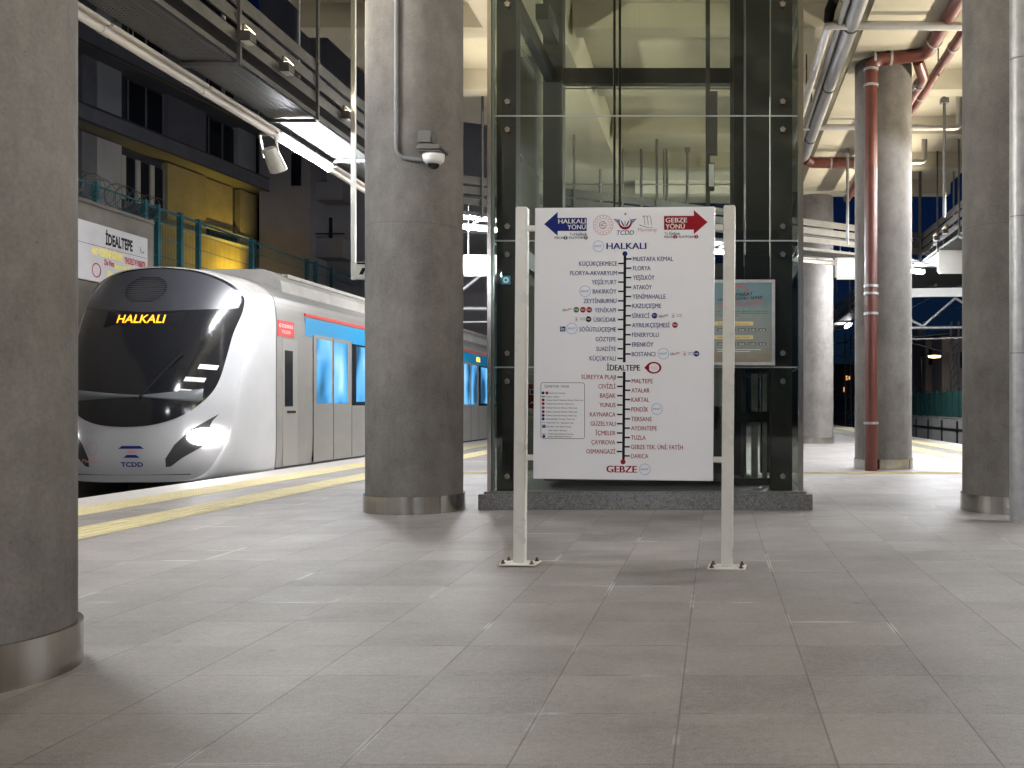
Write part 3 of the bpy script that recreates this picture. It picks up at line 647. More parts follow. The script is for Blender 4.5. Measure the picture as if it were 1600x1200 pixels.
def line(b):
    q4(b, 975.2, 399, 979.4, 566, .0008, -1.1); q4(b, 974, 580.5, 978.2, 720, .0008, -1.2)
    for L, s in ((left_b, -1), (right_b, 1), (left_r, -1), (right_r, 1)):
        for n_, x0, x1, y in L:
            cx = 977.3 - (y - 399) * .0085
            q4(b, cx + (2 if s > 0 else -10.3), y - 1.2, cx + (10.3 if s > 0 else -2), y + 1.2, .0008)
lp('route_line', M_black, line)
lp('line_end_dot', M_navy, lambda b: disc(b, 977.3, -397, 4, G(.001))); lp('line_end_dot', M_red, lambda b: disc(b, 974.3, -721, 4, G(.001)))
lp('direction_arrow', M_navy, lambda b: b.flat([(849.5, -350), (871, -331), (871, -340.5), (917, -340.5), (917, -361), (871, -361), (871, -368.5)], G(.0006)))
lp('direction_arrow', M_red, lambda b: b.flat([(1106.5, -348.5), (1085, -329.5), (1085, -338.5), (1038.5, -338.5), (1038.5, -360), (1085, -360), (1085, -367)], G(.0006)))
def awords(b):
    T(b, 'HALKALI', 872, 915.5, 345.6, 7.2, .0014, .05); T(b, 'YÖNÜ', 886.5, 915.5, 354.8, 7.2, .0014, .05)
    T(b, 'GEBZE', 1041, 1074.5, 345, 7.2, .0014, .05); T(b, 'YÖNÜ', 1041, 1071, 354.6, 7.2, .0014, .05)
lp('arrow_lettering', M_wprint, awords)
def sm(b):
    T(b, 'To', 890, 896, 366, 4.2); T(b, 'Halkalı', 897.5, 917, 366, 4.6, bold=.03); T(b, 'PERON', 866, 880.5, 371.5, 3.8, bold=.03); T(b, '/ PLATFORM', 886.5, 914, 371.5, 3.8, bold=.03)
    T(b, 'To', 1039, 1045, 365.5, 4.2); T(b, 'Gebze', 1046.5, 1063.5, 365.5, 4.6, bold=.03); T(b, 'PERON', 1039, 1053, 371, 3.8, bold=.03); T(b, '/ PLATFORM', 1058.5, 1086, 371, 3.8, bold=.03)
    disc(b, 883.5, -371.5, 2.9, G(.001)); disc(b, 915.8, -371.5, 2.9, G(.001))
lp('platform_lettering', M_black, sm)
lp('platform_badge', M_red, lambda b: [disc(b, 1056, -371, 2.9, G(.001)), disc(b, 1089, -371, 2.9, G(.001))])
lp('badge_lettering', M_wprint, lambda b: [T(b, s, x - .9, x + .9, 371.2, 3.6, .0018, .06) for s, x in (('1', 883.5), ('1', 915.8), ('2', 1056), ('2', 1089))])
# crest of the ministry, railway emblem, line logo
def crest(b):
    g = G(.001); disc(b, 943, -352, 15.8, g, 48, 15.0); disc(b, 943, -352, 10.2, g, 40, 9.7)
    for k in range(16): a = k * math.pi / 8; disc(b, 943 + 12.7 * math.cos(a), -352 + 12.7 * math.sin(a), 1.0, g, 8)
    disc(b, 943, -352, 6.6, g, 30, 5.2, 60, 300); b.flat([(938, -352), (942, -349.5), (942, -354.5)], g)
    for k in range(3): b.flat([(942, -349 - 3 * k), (948.5, -349 - 3 * k), (948.5, -350 - 3 * k), (942, -350 - 3 * k)], g)
    disc(b, 945, -352, 4.4, g, 24, 3.8); 
lp('crest', M_pale, crest)
def star(b, x, y, r, g):
    b.flat([(x + (r if k % 2 == 0 else r * .4) * math.sin(k * math.pi / 5), y + (r if k % 2 == 0 else r * .4) * math.cos(k * math.pi / 5)) for k in range(10)], g)
def em_red(b):
    g = G(.001); n = 28
    o = [(977.5 + 10.4 * math.cos(a), -349 + 10.4 * math.sin(a)) for a in [math.radians(130 + 280 * k / n) for k in range(n + 1)]]
    i_ = [(977.5 + 8.6 * math.cos(a), -346.6 + 8.6 * math.sin(a)) for a in [math.radians(128 + 284 * k / n) for k in range(n + 1)]]
    b.add([g(*p) for p in o + i_], [(k, k + 1, k + n + 2, k + n + 1) for k in range(n)]); star(b, 978, -335, 2.6, g)
lp('railway_emblem', M_red, em_red)
def em_blue(b):
    g = G(.0014)
    for s in (-1, 1):
        for k in range(4): b.flat([(977.5 + s * 9.5, -344 - 2.3 * k), (977.5 + s * (18 - 2.2 * k), -342.5 - 2.6 * k), (977.5 + s * (17 - 2.2 * k), -344.3 - 2.4 * k), (977.5 + s * 9.2, -345.7 - 2.3 * k)], g)
        b.flat([(977.5 + s * 1.2, -353), (977.5 + s * 6.3, -344), (977.5 + s * 6.3, -347.5), (977.5 + s * 3, -354)], g)
    b.flat([(977, -346), (978, -346), (978, -356), (977, -356)], g)
    T(b, 'TCDD', 964.5, 991.5, 364, 7, bold=.02, shear=.25)
lp('railway_emblem_wings', M_navy, em_blue)
def logo_k(b):
    g = G(.001)
    for x in (1007.5, 1012.5, 1017.5): b.add([g(x + .35 * s + 1.2 * math.sin(t * 1.6), -340.5 - 12 * t) for t in [k / 8 for k in range(9)] for s in (-1, 1)], [(2 * k, 2 * k + 1, 2 * k + 3, 2 * k + 2) for k in range(8)])
    disc(b, 1009.8, -340.5, 2.6, g, 12, 2.0, 0, 180); disc(b, 1014.9, -340.5, 2.6, g, 12, 2.0, 0, 180); disc(b, 1006, -339, 1, g, 10)
    b.add([g(1000 + 21 * t, -352.0 - 4.2 * math.sin(t * 2.1) + (.5 if s else -.5) * (1 - .6 * t)) for t in [k / 12 for k in range(13)] for s in (0, 1)], [(2 * k, 2 * k + 1, 2 * k + 3, 2 * k + 2) for k in range(12)])
lp('line_logo', M_black, logo_k); lp('line_logo_lettering', M_pale, lambda b: T(b, 'Marmaray', 998, 1027.5, 359.3, 6))
YH = [(935.5, 385), (914.5, 455.3), (893.5, 513.5), (1037.5, 552.3), (1027.5, 638.3), (1008.6, 732.3)]
lp('rail_badge', M_blue, lambda b: [disc(b, x, -y, 8.7, G(.001), 36, 8.15) for x, y in YH] + [T(b, 'YHT', x - 5.5, x + 6.3, y, 3.4, .001, .02, .35) for x, y in YH] + [q4(b, x - 6.8, y - .2, x - 5.2, y + .5, .001) for x, y in YH])
dots = [(900.5, 484.2, M_green, 'M2'), (911, 484.2, M_red, 'M1A'), (921, 484.2, M_red, 'M1B'), (919.8, 498.8, M_black, 'M5'), (1023.8, 493.3, M_navy, 'T1'), (1055.7, 507.8, M_red, 'M4'), (1089, 552.2, M_navy, 'M8')]
for x, y, m, s in dots: lp('metro_badge', m, lambda b: disc(b, x, -y, 4.5, G(.001), 24))
lp('metro_badge_lettering', M_wprint, lambda b: [T(b, s, x - 2.8, x + 2.8, y, 2.9, .0018, .02) for x, y, m, s in dots])
ferry = [(878.5, 484.2), (1030.3, 494), (1048.3, 552.3)]
lp('ferry_logo_lettering', M_black, lambda b: [T(b, 'ido', x, x + 7, y, 4.4, .001, .02, .2) for x, y in ferry] + [T(b, 'ŞEHİR', x, x + 8, y - 1.4, 1.5) for x, y in ((906.5, 498.6), (1058.5, 493.2), (1076.5, 552))] + [T(b, 'HATLARI', x, x + 8, y + 1.2, 1.5) for x, y in ((906.5, 498.6), (1058.5, 493.2), (1076.5, 552))])
def fpale(b):
    for x, y in ferry:
        for r_ in (4.6, 3.2): disc(b, x + 11.8, -(y + 2), r_, G(.001), 14, r_ - .9, 40, 175)
    for x, y in ((900.8, 498.8), (1053, 493.2), (1070.8, 552.2)): q4(b, x - 3, y - 3, x + 3, y - 2.4, .001); q4(b, x - 3, y + 2.6, x + 3, y + 3.2, .001); disc(b, x, -y - .4, 1.6, G(.001), 10)
lp('ferry_logo', M_pale, fpale)
def bus(b):
    for x, y, k in ((879, 514.3, 1), (849, 666.7, .62)): q4(b, x - 4.3 * k, y - 3.9 * k, x + 4.3 * k, y + 3.9 * k, .001)
lp('bus_badge', M_navy, bus)
lp('bus_badge_mark', M_wprint, lambda b: [b.flat([(x - 3 * k, -y + 2.4 * k), (x + 3 * k, -y + .6 * k), (x + 3 * k, -y - .2 * k), (x - 3 * k, -y + 1.2 * k)], G(.0016)) for x, y, k in ((879, 514.3, 1), (879, 516.8, 1), (849, 666.7, .62))])
def drop(b):
    g = G(.001); n = 30; o = []; i_ = []
    for k in range(n + 1):
        a = math.radians(-152 + 304 * k / n); o.append((1022.5 + 12 * math.cos(a), -574.2 + 9.2 * math.sin(a))); i_.append((1022.8 + 8.3 * math.cos(a), -574.2 + 6.9 * math.sin(a)))
    b.add([g(*p) for p in o + i_], [(k, k + 1, k + n + 2, k + n + 1) for k in range(n)]); b.add([g(1007.5, -574.2), g(*o[0]), g(*i_[0]), g(*i_[-1]), g(*o[-1])], [(0, 1, 2, 3, 4)])
lp('you_are_here_mark', M_red, drop)
lp('mark_lettering', M_pale, lambda b: [T(b, s, 1018, 1028, y, 1.6) for s, y in (('BURADASINIZ', 573), ('YOU ARE HERE', 576))])
def rr(b):
    g = G(.001); R_ = 4; pts = []
    for cx, cy, a in ((910, -602, 0), (848, -602, 90), (848, -682, 180), (910, -682, 270)): pts += [(cx, cy, math.radians(a + 15 * k)) for k in range(7)]
    o = [(cx + R_ * math.cos(a), cy + R_ * math.sin(a)) for cx, cy, a in pts]; i_ = [(cx + (R_ - .7) * math.cos(a), cy + (R_ - .7) * math.sin(a)) for cx, cy, a in pts]; n = len(o)
    b.add([g(*p) for p in o + i_], [(k, (k + 1) % n, (k + 1) % n + n, k + n) for k in range(n)])
    T(b, 'İŞARETLER / SIGNS', 850, 889, 604, 3.7)
    rows = ['Ana Durak / Last Stop', 'İstasyon / Station', 'Yenikapı Atatürk Havalimanı Metrosu / Metro Line', 'Yenikapı Kirazlı Metrosu / Metro Line', 'Yenikapı Hacıosman Metrosu / Metro Line', 'Kadıköy Tavşantepe Metrosu / Metro Line', 'Üsküdar Çekmeköy Metrosu / Metro Line',
            'Kabataş Bağcılar Tramvayı / Tram Line', 'Yüksek Hızlı Tren / High Speed Train', 'Metrobüs / Bus Rapid Transit', 'Şehir Hatları / Sea Lines', 'İstanbul Deniz Otobüsleri / Sea Lines', 'Bostancı Dudullu Metrosu / Metro Line']
    yy = [614.5, 620.3, 625.5, 631.3, 637.6, 643.8, 649.7, 655.2, 661, 667, 673, 678.5, 682.5]; x1 = [883, 873, 911.5, 896.5, 902, 902, 901, 898, 896, 892.5, 886, 896, 893]
    for s, y, x in zip(rows, yy, x1): T(b, s, 857 if y < 616 else 852.5 if y < 670 else 856, x, y, 2.1, bold=.03)
    q4(b, 845.5, 619.5, 851, 621, .001); T(b, 'ido', 846, 852, 678.5, 2.4)
lp('legend', M_black, rr)
lp('legend_badge', M_red, lambda b: [disc(b, x, -y, 2.4, G(.0012), 16) for x, y in ((854, 614.5), (848, 625.5), (848, 631.3), (848, 643.8))])
lp('legend_badge', M_navy, lambda b: [disc(b, x, -y, 2.4, G(.0012), 16) for x, y in ((847.8, 614.5), (848, 649.7), (848, 655.2), (849, 682.5))] + [q4(b, 845.5, 660.8, 851, 661.3, .001)])
lp('legend_badge', mat('teal_print', (.02, .15, .2), .45), lambda b: disc(b, 848, -637.6, 2.4, G(.0012), 16))

# ------------------------------------------------------------------ dome camera with its conduit on the column
r = thing('dome_camera', 'white dome security camera on a bracket with conduit on the column', 'security camera', (-2.88, 9.95, 3.7))
Yc = 9.86
P_ = lambda u, v, y=Yc: at(u, v, y)
b = MB(); p, q = P_(653, 204), P_(676, 234); b.box(p.x, q.x, 9.84, 10.04, q.z, p.z, .01); p, q = P_(660, 219), P_(684, 233); b.box(p.x, q.x, 9.66, 9.84, q.z, p.z, .02)
p, q = P_(655, 229, 9.7), P_(695, 240, 9.7); b.box(p.x, q.x, 9.58, 9.86, q.z, p.z, .02); b.build('bracket', mat('brown_grey_paint', (.085, .078, .07), .5), r)
b = MB(); c_ = P_(676.5, 240, 9.7); b.lathe([(.0, c_.z - .105), (.07, c_.z - .1), (.1, c_.z - .07), (.108, c_.z - .03), (.108, c_.z - .002), (0, c_.z - .002)], c_.x, 9.72, 28); b.build('dome_ring', M_white, r)
b = MB(); b.lathe([(0, c_.z - .15), (.03, c_.z - .145), (.052, c_.z - .125), (.058, c_.z - .098)], c_.x, 9.72, 24); b.build('dome', mat('smoked_dome', (.01, .01, .012), .08), r)
b = MB(); yy = 9.9; b.tube([P_(619, -200, yy), P_(619, 170, yy), P_(619, 246, yy), P_(660, 250, 9.92)], .021, 12, bend=.12); b.tube([P_(619, 168, yy), P_(619, 178, yy)], .027, 12)
b.box(P_(614, 0, yy).x, P_(622, 0, yy).x, yy, yy + .05, P_(0, 172, yy).z, P_(0, 169, yy).z); b.build('conduit', M_gpipe, r)

# ------------------------------------------------------------------ pipes on the right
def pipe(name, label, cat, m, pts, rad, bend=.1, rings=(), ring_m=None, ring_r=1.18, ring_l=.02):
    r = thing(name, label, cat, pts[-1])
    b = MB(); b.tube(pts, rad, 18, bend=bend); b.build('pipe', m, r)
    for a, d in rings:
        a = Vector(a); d = Vector(d).normalized(); b = MB(); b.tube([a - d * ring_l, a + d * ring_l], rad * ring_r, 18)
        b.tube([a + d.orthogonal().normalized() * rad * 1.2 - d * .012, a + d.orthogonal().normalized() * rad * 1.2 + d * .012], .03, 8); b.build('clamp', ring_m or M_galv, r)
    return r
yd = 16.74; px = at(1361, 0, yd).x; zt = at(0, 87, yd).z
xe = 3.62
zc = lambda v: at(0, v, yd).z
pipe('drain_pipe', 'red drain pipe bending down the front of a concrete column', 'drain pipe', M_rust, [(3.58, -6, 7.09), (3.58, 9, 7.085), (3.58, 16.6, 7.07), (3.1, yd, 7.06), (px, yd, 7.02), (px, yd, 0.0)], .107, .22,
     [((px, yd, zc(v)), (0, 0, 1)) for v in (109, 134, 447, 459, 490, 661)] + [((3.0, yd, 7.055), (1, 0, 0)), ((2.72, yd, 7.04), (1, 0, 0)), ((3.58, 16.0, 7.07), (0, 1, 0)), ((3.58, 12.5, 7.08), (0, 1, 0))])
pipe('drain_pipe', 'red drain pipe branch slanting away behind the column top', 'drain pipe', M_rust, [(3.45, 16.7, 7.0), (3.64, 17.15, 6.86), (3.62, 27, 6.82)], .1, .1, [((3.64, 17.5, 6.858), (0, 1, 0)), ((3.63, 20.5, 6.845), (0, 1, 0))])
pipe('drain_pipe', 'thinner red drain pipe at the upper right, running along under the deck', 'drain pipe', M_rust, [(3.98, -6, 7.2), (3.98, 22, 7.1), (3.98, 27, 7.05)], .085, 0, [((3.98, y, 7.12), (0, 1, 0)) for y in (14.5, 16.4, 19, 22)])
pipe('drain_pipe', 'short level red pipe between the lift edge and the column', 'drain pipe', M_rust, [(2.15, 23.2, 6.95), (2.3, 23.3, 6.9), (4.6, 23.35, 6.9)], .13, .05, [((2.75, 23.33, 6.9), (1, 0, 0)), ((3.3, 23.34, 6.9), (1, 0, 0))])
pipe('grey_pipe', 'thick dark grey pipe slanting under the deck right of the lift', 'pipe', M_gpipe, [(2.1, -6, 7.02), (2.1, 10, 7.02), (2.1, 23.4, 7.02)], .125, 0, [((2.1, y, 7.02), (0, 1, 0)) for y in (15.2, 18.1, 21.6)], M_steel_dark, 1.1, .02)
pipe('grey_pipe', 'thin grey pipe beside the thick slanting one', 'pipe', M_gpipe, [(1.91, -6, 7.0), (1.91, 10, 7.0), (1.91, 22, 7.0)], .05, 0)
pipe('conduit_pipe', 'light conduit slanting up right of the lift, turning level across the column top', 'conduit', M_lpipe, [(1.72, 22, 6.98), (1.74, 15.1, 6.98), (4.2, 15.1, 6.96), (4.2, 15.1, 7.7)], .068, .1, [((1.73, 17.5, 6.98), (0, 1, 0))], M_lpipe, 1.15)
r = thing('flexible_hose', 'black flexible hose hanging at the bend of the light conduit', 'hose', (1.76, 15.1, 7.1)); b = MB()
b.tube([(1.74, 15.1, 7.02), (1.76, 15.08, 7.2), (1.86, 15.05, 7.45), (1.84, 15.05, 7.75)], [.075, .085, .08, .085], 12); b.build('hose', M_black, r)
pipe('conduit_pipe', 'level light pipe halfway up right of the lift, turning up beside the far column', 'conduit', M_lpipe, [(1.0, 20.7, 7.0), (5.15, 20.7, 7.0), (5.15, 20.7, 7.75)], .065, .1)
pipe('conduit_pipe', 'lower level light pipe right of the lift, turning up behind the drain pipe column', 'conduit', M_lpipe, [(1.0, 23.9, 7.08), (5.1, 23.9, 7.08), (5.1, 23.9, 7.75)], .07, .1)
for x, y, z1, lab in ((4.72, 20.2, 5.0, 'thin grey rod hanging into the dark sky at the right'), (3.1, 23.0, 4.9, 'thin grey rod hanging between lift and drain pipe column')):
    r = thing('hanger_rod', lab, 'hanger rod', (x, y, z1)); b = MB(); b.tube([(x, y, z1), (x, y, 7.75)], .033, 8); b.box(x - .08, x + .08, y - .08, y + .08, 7.35, 7.45); b.build('rod', M_gpipe, r)
hg = [(938, 241, 0), (973, 225, 1), (1002, 230, 0), (1037, 225, 1), (1042, 230, 0), (1074, 238, 0)]
first = None
for k, (u, v, thin) in enumerate(hg):
    p = at(u, v, 25.2); lab = 'thin hanger rod seen through the lift glass, number counted from the left'
    lab = ['leftmost hanger rod seen through the lift glass', 'second hanger rod from the left behind the lift glass, thin', 'third hanger rod from the left behind the lift glass', 'fourth hanger rod from the left behind the lift glass, thin', 'fifth hanger rod behind the lift glass, beside a thin one', 'rightmost hanger rod seen through the lift glass'][k]
    r = thing('hanger_rod', lab, 'hanger rod', (p.x, 25.2, 5.1), group='hanger rods behind the lift'); b = MB(); b.tube([(p.x, 25.2, 5.1), (p.x, 25.2, 7.72)], .022 if thin else .036, 8)
    if not thin: b.box(p.x - .075, p.x + .075, 25.12, 25.28, p.z, p.z + .12)
    b.build('rod', M_gpipe, r)
for k, (x, y) in enumerate(((1.72, 18.5), (1.91, 19.5), (2.1, 20.4), (2.1, 16.8), (3.98, 17.5), (3.58, 12.0), (3.58, 14.4), (3.98, 20.5))):
    r = thing('hanger_wire', ['hanger wire of the light conduit right of the lift', 'hanger wire of the thin grey pipe', 'hanger wire of the thick grey pipe, far one', 'hanger wire of the thick grey pipe, near one', 'hanger wire of the thin red pipe, near one', 'hanger wire of the thick red pipe, near one', 'hanger wire of the thick red pipe, far one', 'hanger wire of the thin red pipe, far one'][k], 'hanger wire', (x, y, 7.0), group='pipe hanger wires')
    b = MB(); b.tube([(x, y, 7.0), (x, y, 7.75)], .012, 6); b.build('wire', M_black, r)
r = thing('galvanised_pipe', 'tall silver pipe before the column at the right edge', 'downpipe', (2.9, 9.35, 0)); b = MB(); b.tube([(2.915, 9.35, 0), (2.915, 9.35, 7.7)], .105, 24); b.build('pipe', M_galv, r)
for z in (1.6, 2.9, 4.4): b = MB(); b.tube([(2.915, 9.35, z), (2.915, 9.35, z + .012)], .1075, 24); b.build('joint', M_gpipe, r)

# ------------------------------------------------------------------ the train
TX = -9.2; TW = 1.53
train = thing('commuter_train', 'white and silver commuter train with black windscreen and lit headlight', 'train', (TX, 15.2, -.83))
M_tw = mat('white_train_paint', (.42, .42, .435), .25, var=.05, scale=1.6)
M_tb = mat('black_train_mask', (.012, .012, .014), .12)
M_ts = mat('silver_train_side', (.27, .258, .245), .34, .4, var=.08, scale=1.2, stretch=(1, 1, 3))
M_tr = mat('dusty_train_roof', (.25, .235, .22), .7, var=.2, scale=2)
M_tblue = mat('blue_train_band', (.0, .2, .42), .3)
M_tred = mat('red_train_stripe', (.5, .04, .04), .35)
M_tdark = mat('dark_underframe', (.02, .02, .02), .7)
def smooth(pts, n):          # Catmull-Rom through the points, n per span
    out = []
    for i in range(len(pts) - 1):
        p0, p1, p2, p3 = pts[max(i - 1, 0)], pts[i], pts[i + 1], pts[min(i + 2, len(pts) - 1)]
        for j in range(n):
            t = j / n
            out.append(tuple(.5 * (2 * b_ + (c_ - a_) * t + (2 * a_ - 5 * b_ + 4 * c_ - d_) * t * t + (3 * b_ - a_ - 3 * c_ + d_) * t ** 3) for a_, b_, c_, d_ in zip(p0, p1, p2, p3)))
    out.append(pts[-1]); return out
def nose(x, z):
    y = 15.25 + .42 * (abs(x) / 1.2) ** 2.8 + 1.0 * (max(0, z - .9) / 2.5) ** 1.7 + .12 * (max(0, .3 - z) / .4) ** 2
    return y
fr_r = [(0, -.09), (.5, -.09), (.88, -.06), (1.12, .1), (1.3, .5), (1.38, 1.0), (1.41, 1.6), (1.42, 2.2), (1.42, 2.75), (1.27, 3.08), (.75, 3.33), (.3, 3.41), (0, 3.42)]
bo_r = [(0, -.09), (.8, -.09), (1.42, -.06), (1.51, .1), (1.53, .5), (1.53, 1.0), (1.53, 1.6), (1.53, 2.2), (1.52, 2.75), (1.4, 3.1), (.9, 3.34), (.3, 3.41), (0, 3.42)]
fr = smooth(fr_r, 4); bo = smooth(bo_r, 4)
fr = fr + [(-x, z) for x, z in reversed(fr[1:-1])]; bo = bo + [(-x, z) for x, z in reversed(bo[1:-1])]
def patch(b, outline, off, c=None, rings=10):
    n = len(outline); c = c or (sum(p[0] for p in outline) / n, sum(p[1] for p in outline) / n)
    vs = [(c[0] + TX, nose(*c) - off, c[1])]
    for k in range(1, rings + 1):
        for x, z in outline:
            xx = c[0] + (x - c[0]) * k / rings; zz = c[1] + (z - c[1]) * k / rings; vs.append((xx + TX, nose(xx, zz) - off, zz))
    fs = [(0, 1 + (i + 1) % n, 1 + i) for i in range(n)] + [(1 + (k - 1) * n + i, 1 + (k - 1) * n + (i + 1) % n, 1 + k * n + (i + 1) % n, 1 + k * n + i) for k in range(1, rings) for i in range(n)]
    b.add(vs, fs, True)
b = MB(); patch(b, fr, 0, (0, 1.6), 24)
n = len(fr); rows = []
for k in range(11):
    s = k / 10 * math.pi / 2; rows.append([(TX + f_[0] + (o[0] - f_[0]) * math.sin(s), nose(*f_) + (17.1 - nose(*f_)) * (1 - math.cos(s)), f_[1] + (o[1] - f_[1]) * math.sin(s)) for f_, o in zip(fr, bo)])
b.add([p for r_ in rows for p in r_], [(k * n + i, k * n + (i + 1) % n, (k + 1) * n + (i + 1) % n, (k + 1) * n + i) for k in range(10) for i in range(n)], True)
b.mi = [1 if min(b.v[i].z for i in f) > 2.97 and min(b.v[i].y for i in f) > 15.9 else 0 for f in b.f]
b.build('cab_shell', [M_tw, M_tr], train)
ws = smooth([(0, .78), (.25, .79), (.5, .83), (.75, .92), (.95, 1.06), (1.12, 1.27), (1.21, 1.52), (1.25, 1.9), (1.27, 2.3), (1.31, 2.7), (1.26, 2.97), (1.03, 3.19), (.6, 3.35), (0, 3.41)], 5)
ws = ws + [(-x, z) for x, z in reversed(ws[1:-1])]
b = MB(); patch(b, ws, .008, (0, 2.0), 22); mask = b.build('windscreen_mask', M_tb, train)
# lighter matt dome above the glass, and grey dashboard line
dm = smooth([(0, 2.62), (.6, 2.66), (1.18, 2.72), (1.26, 2.78), (1.23, 2.96), (1.0, 3.16), (.58, 3.32), (0, 3.385)], 5); dm = dm + [(-x, z) for x, z in reversed(dm[1:-1])]
b = MB(); patch(b, dm, .013, (0, 3.0), 14); b.build('dome_fairing', mat('charcoal_fairing', (.035, .035, .04), .35), train)
b = MB(); patch(b, [(-1.1, 1.17), (1.0, 1.17), (1.05, 1.21), (1.05, 1.38), (-1.1, 1.38)], .0125, None, 12); b.build('dashboard', mat('grey_dashboard', (.1, .105, .11), .3), train)
for x0, z0, w_, h_ in ((.95, 1.7, .22, .075), (.8, 1.5, .25, .07), (.7, 1.36, .2, .02)): b = MB(); patch(b, [(x0, z0), (x0 + w_, z0 - .015), (x0 + w_ + .02, z0 + h_ - .015), (x0 + .02, z0 + h_)], .016, None, 3); b.build('windscreen_label', M_wprint, train)
b = MB()
for k in range(13):
    z = 2.8 + k * .034; hw = .34 * math.sqrt(max(.02, 1 - ((z - 3.0) / .24) ** 2)); patch(b, [(-.1 - hw, z), (-.1 + hw, z), (-.1 + hw, z + .014), (-.1 - hw, z + .014)], .018, None, 4)
b.build('grille_emblem', M_cap, train)
b = MB(); patch(b, [(-.62, 2.36), (.62, 2.36), (.62, 2.64), (-.62, 2.64)], .011, None, 8); b.build('display_window', M_black, train)
b = MB()
M_amber = emit_mat('amber_display', (1.0, .36, .015), .42)
def dt(s, x0, x1, base, cap): text(b, s, x0, x1, base, cap, lambda x, z: (TX + x, nose(x, z) - .016, z), .012)
dt('HALKALI', -.4, .36, 2.44, .135); b.build('destination_lettering', M_amber, train)
for s in (-1, 1): b = MB(); patch(b, [(s * x, z) for x, z in [(1.24, .98), (1.14, .9), (.92, .73), (.72, .5), (.6, .28), (.6, .15), (.67, .16), (.82, .29), (1.0, .42), (1.2, .56), (1.24, .72), (1.14, .78), (1.17, .87)]], .008, (s * .93, .56), 8); b.build('headlight_housing', M_tdark, train)
b0 = [(1.11 + .22 * math.cos(a) * (1 if math.cos(a) > 0 else 1.0), .62 + .14 * math.sin(a)) for a in [2 * math.pi * k / 28 for k in range(28)]]
M_head = emit_mat('lit_headlight', (1.0, .97, .93), 5.0)
for s in (-1, 1):
    b = MB(); patch(b, [(s * x, z) for x, z in b0], .05, None, 5)
    vs = [(TX + s * x, nose(x, z) - .05, z) for x, z in b0] + [(TX + s * x, nose(x, z) + .01, z) for x, z in b0]; b.add(vs, [(k, (k + 1) % 28, (k + 1) % 28 + 28, k + 28) for k in range(28)])
    b.build('headlight', M_head, train)
b = MB()
for z, x0, x1 in ((.44, -.1, .3), (.3, -.02, .24)): patch(b, [(x0, z), (x1, z), (x1 - .06, z + .045), (x0 + .06, z + .045)], .01, None, 4)
text(b, 'TCDD', -.06, .28, .16, .07, lambda x, z: (TX + x, nose(x, z) - .01, z), .03); b.build('front_emblem', M_navy, train)
b = MB(); patch(b, [(.02, .37), (.2, .37), (.16, .41), (.06, .41)], .012, None, 3)
text(b, 'Marmaray', -.72, -.34, .22, .06, lambda x, z: (TX + x, nose(x, z) - .01, z)); disc(b, -.53, .44, .1, lambda x, z: (TX + x, nose(x, z) - .01, z), 24, .085); b.build('front_lettering', M_pale, train)
b = MB(); b.bar((TX + .2, nose(.2, 1.2) - .03, 1.22), (TX + .75, nose(.7, 1.9) - .035, 1.95), .03, .03); b.build('wiper', M_black, train); b = MB(); b.bar((TX + .5, nose(.5, 1.6) - .045, 1.3), (TX + .95, nose(.95, 2.2) - .05, 2.15), .025, .03); b.build('wiper', M_black, train)
b = MB(); m_ = len(bo); b.add([(TX + x * 1.001, y, z * 1.0005) for y in (17.085, 17.11) for x, z in bo], [(i, (i + 1) % m_, (i + 1) % m_ + m_, i + m_) for i in range(m_)]); b.build('panel_seam', M_tdark, train)
b = MB(); patch(b, [(-.9, .02), (.9, .02), (.9, .035), (-.9, .035)], .006, None, 4); b.build('skirt_seam', M_tdark, train)
# bodies of two cars
def body(y0, y1):
    b = MB(); m = len(bo); b.add([(TX + x, y, z) for y in (y0, y1) for x, z in bo], [(i, (i + 1) % m, (i + 1) % m + m, i + m) for i in range(m)] + [tuple(range(m)), tuple(range(m, 2 * m))], False); b.build('car_body', M_ts, train)
    b = MB(); b.prism([(-1.25, 3.2), (-1.2, 3.42), (-.9, 3.62), (.9, 3.62), (1.2, 3.42), (1.25, 3.2)], lambda x, z, d: (TX + x, d, z), y0 + .9, y1 - .5)
    for k in range(5): b.box(TX + 1.0 - .1 * k, TX + 1.04 - .1 * k, y0 + 1.6, y1 - 1, 3.55 - .0 * k + .012 * k, 3.6 + .01 * k + .02)
    b.build('roof_fairing', M_tr, train)
    b = MB(); b.box(TX - 1.3, TX + 1.3, y0 + .4, y1 - .4, -.7, -.1); b.build('underframe', M_tdark, train)
    for yb in (y0 + 3, y1 - 3.4):
        for dy in (-1.05, 1.05):
            b = MB()
            for s in (-1, 1): b.tube([(TX + s * .72, yb + dy, -.41), (TX + s * .84, yb + dy, -.41)], .42, 24)
            b.tube([(TX - .84, yb + dy, -.41), (TX + .84, yb + dy, -.41)], .07, 10); b.build('wheelset', M_rail, train)
XS = TX + TW
def side(name, m, y0, y1, z0, z1, d=.006, parent=None):
    b = MB()
    b.box(TX + TW - .02, TX + TW + d, y0, y1, z0, z1)
    o = b.build(name, m, train)
    if parent is not None: o.parent = parent
    return o
body(17.08, 37.4); body(38.1, 58.0)
b = MB(); b.box(TX - 1.2, TX + 1.2, 37.4, 38.1, 0, 3.2); b.build('gangway_bellows', M_tdark, train)
mwin = bpy.data.materials.new('lit_train_window'); mwin.use_nodes = True; t = mwin.node_tree; bs = t.nodes['Principled BSDF']; bs.inputs['Base Color'].default_value = (.02, .05, .08, 1); bs.inputs['Roughness'].default_value = .08
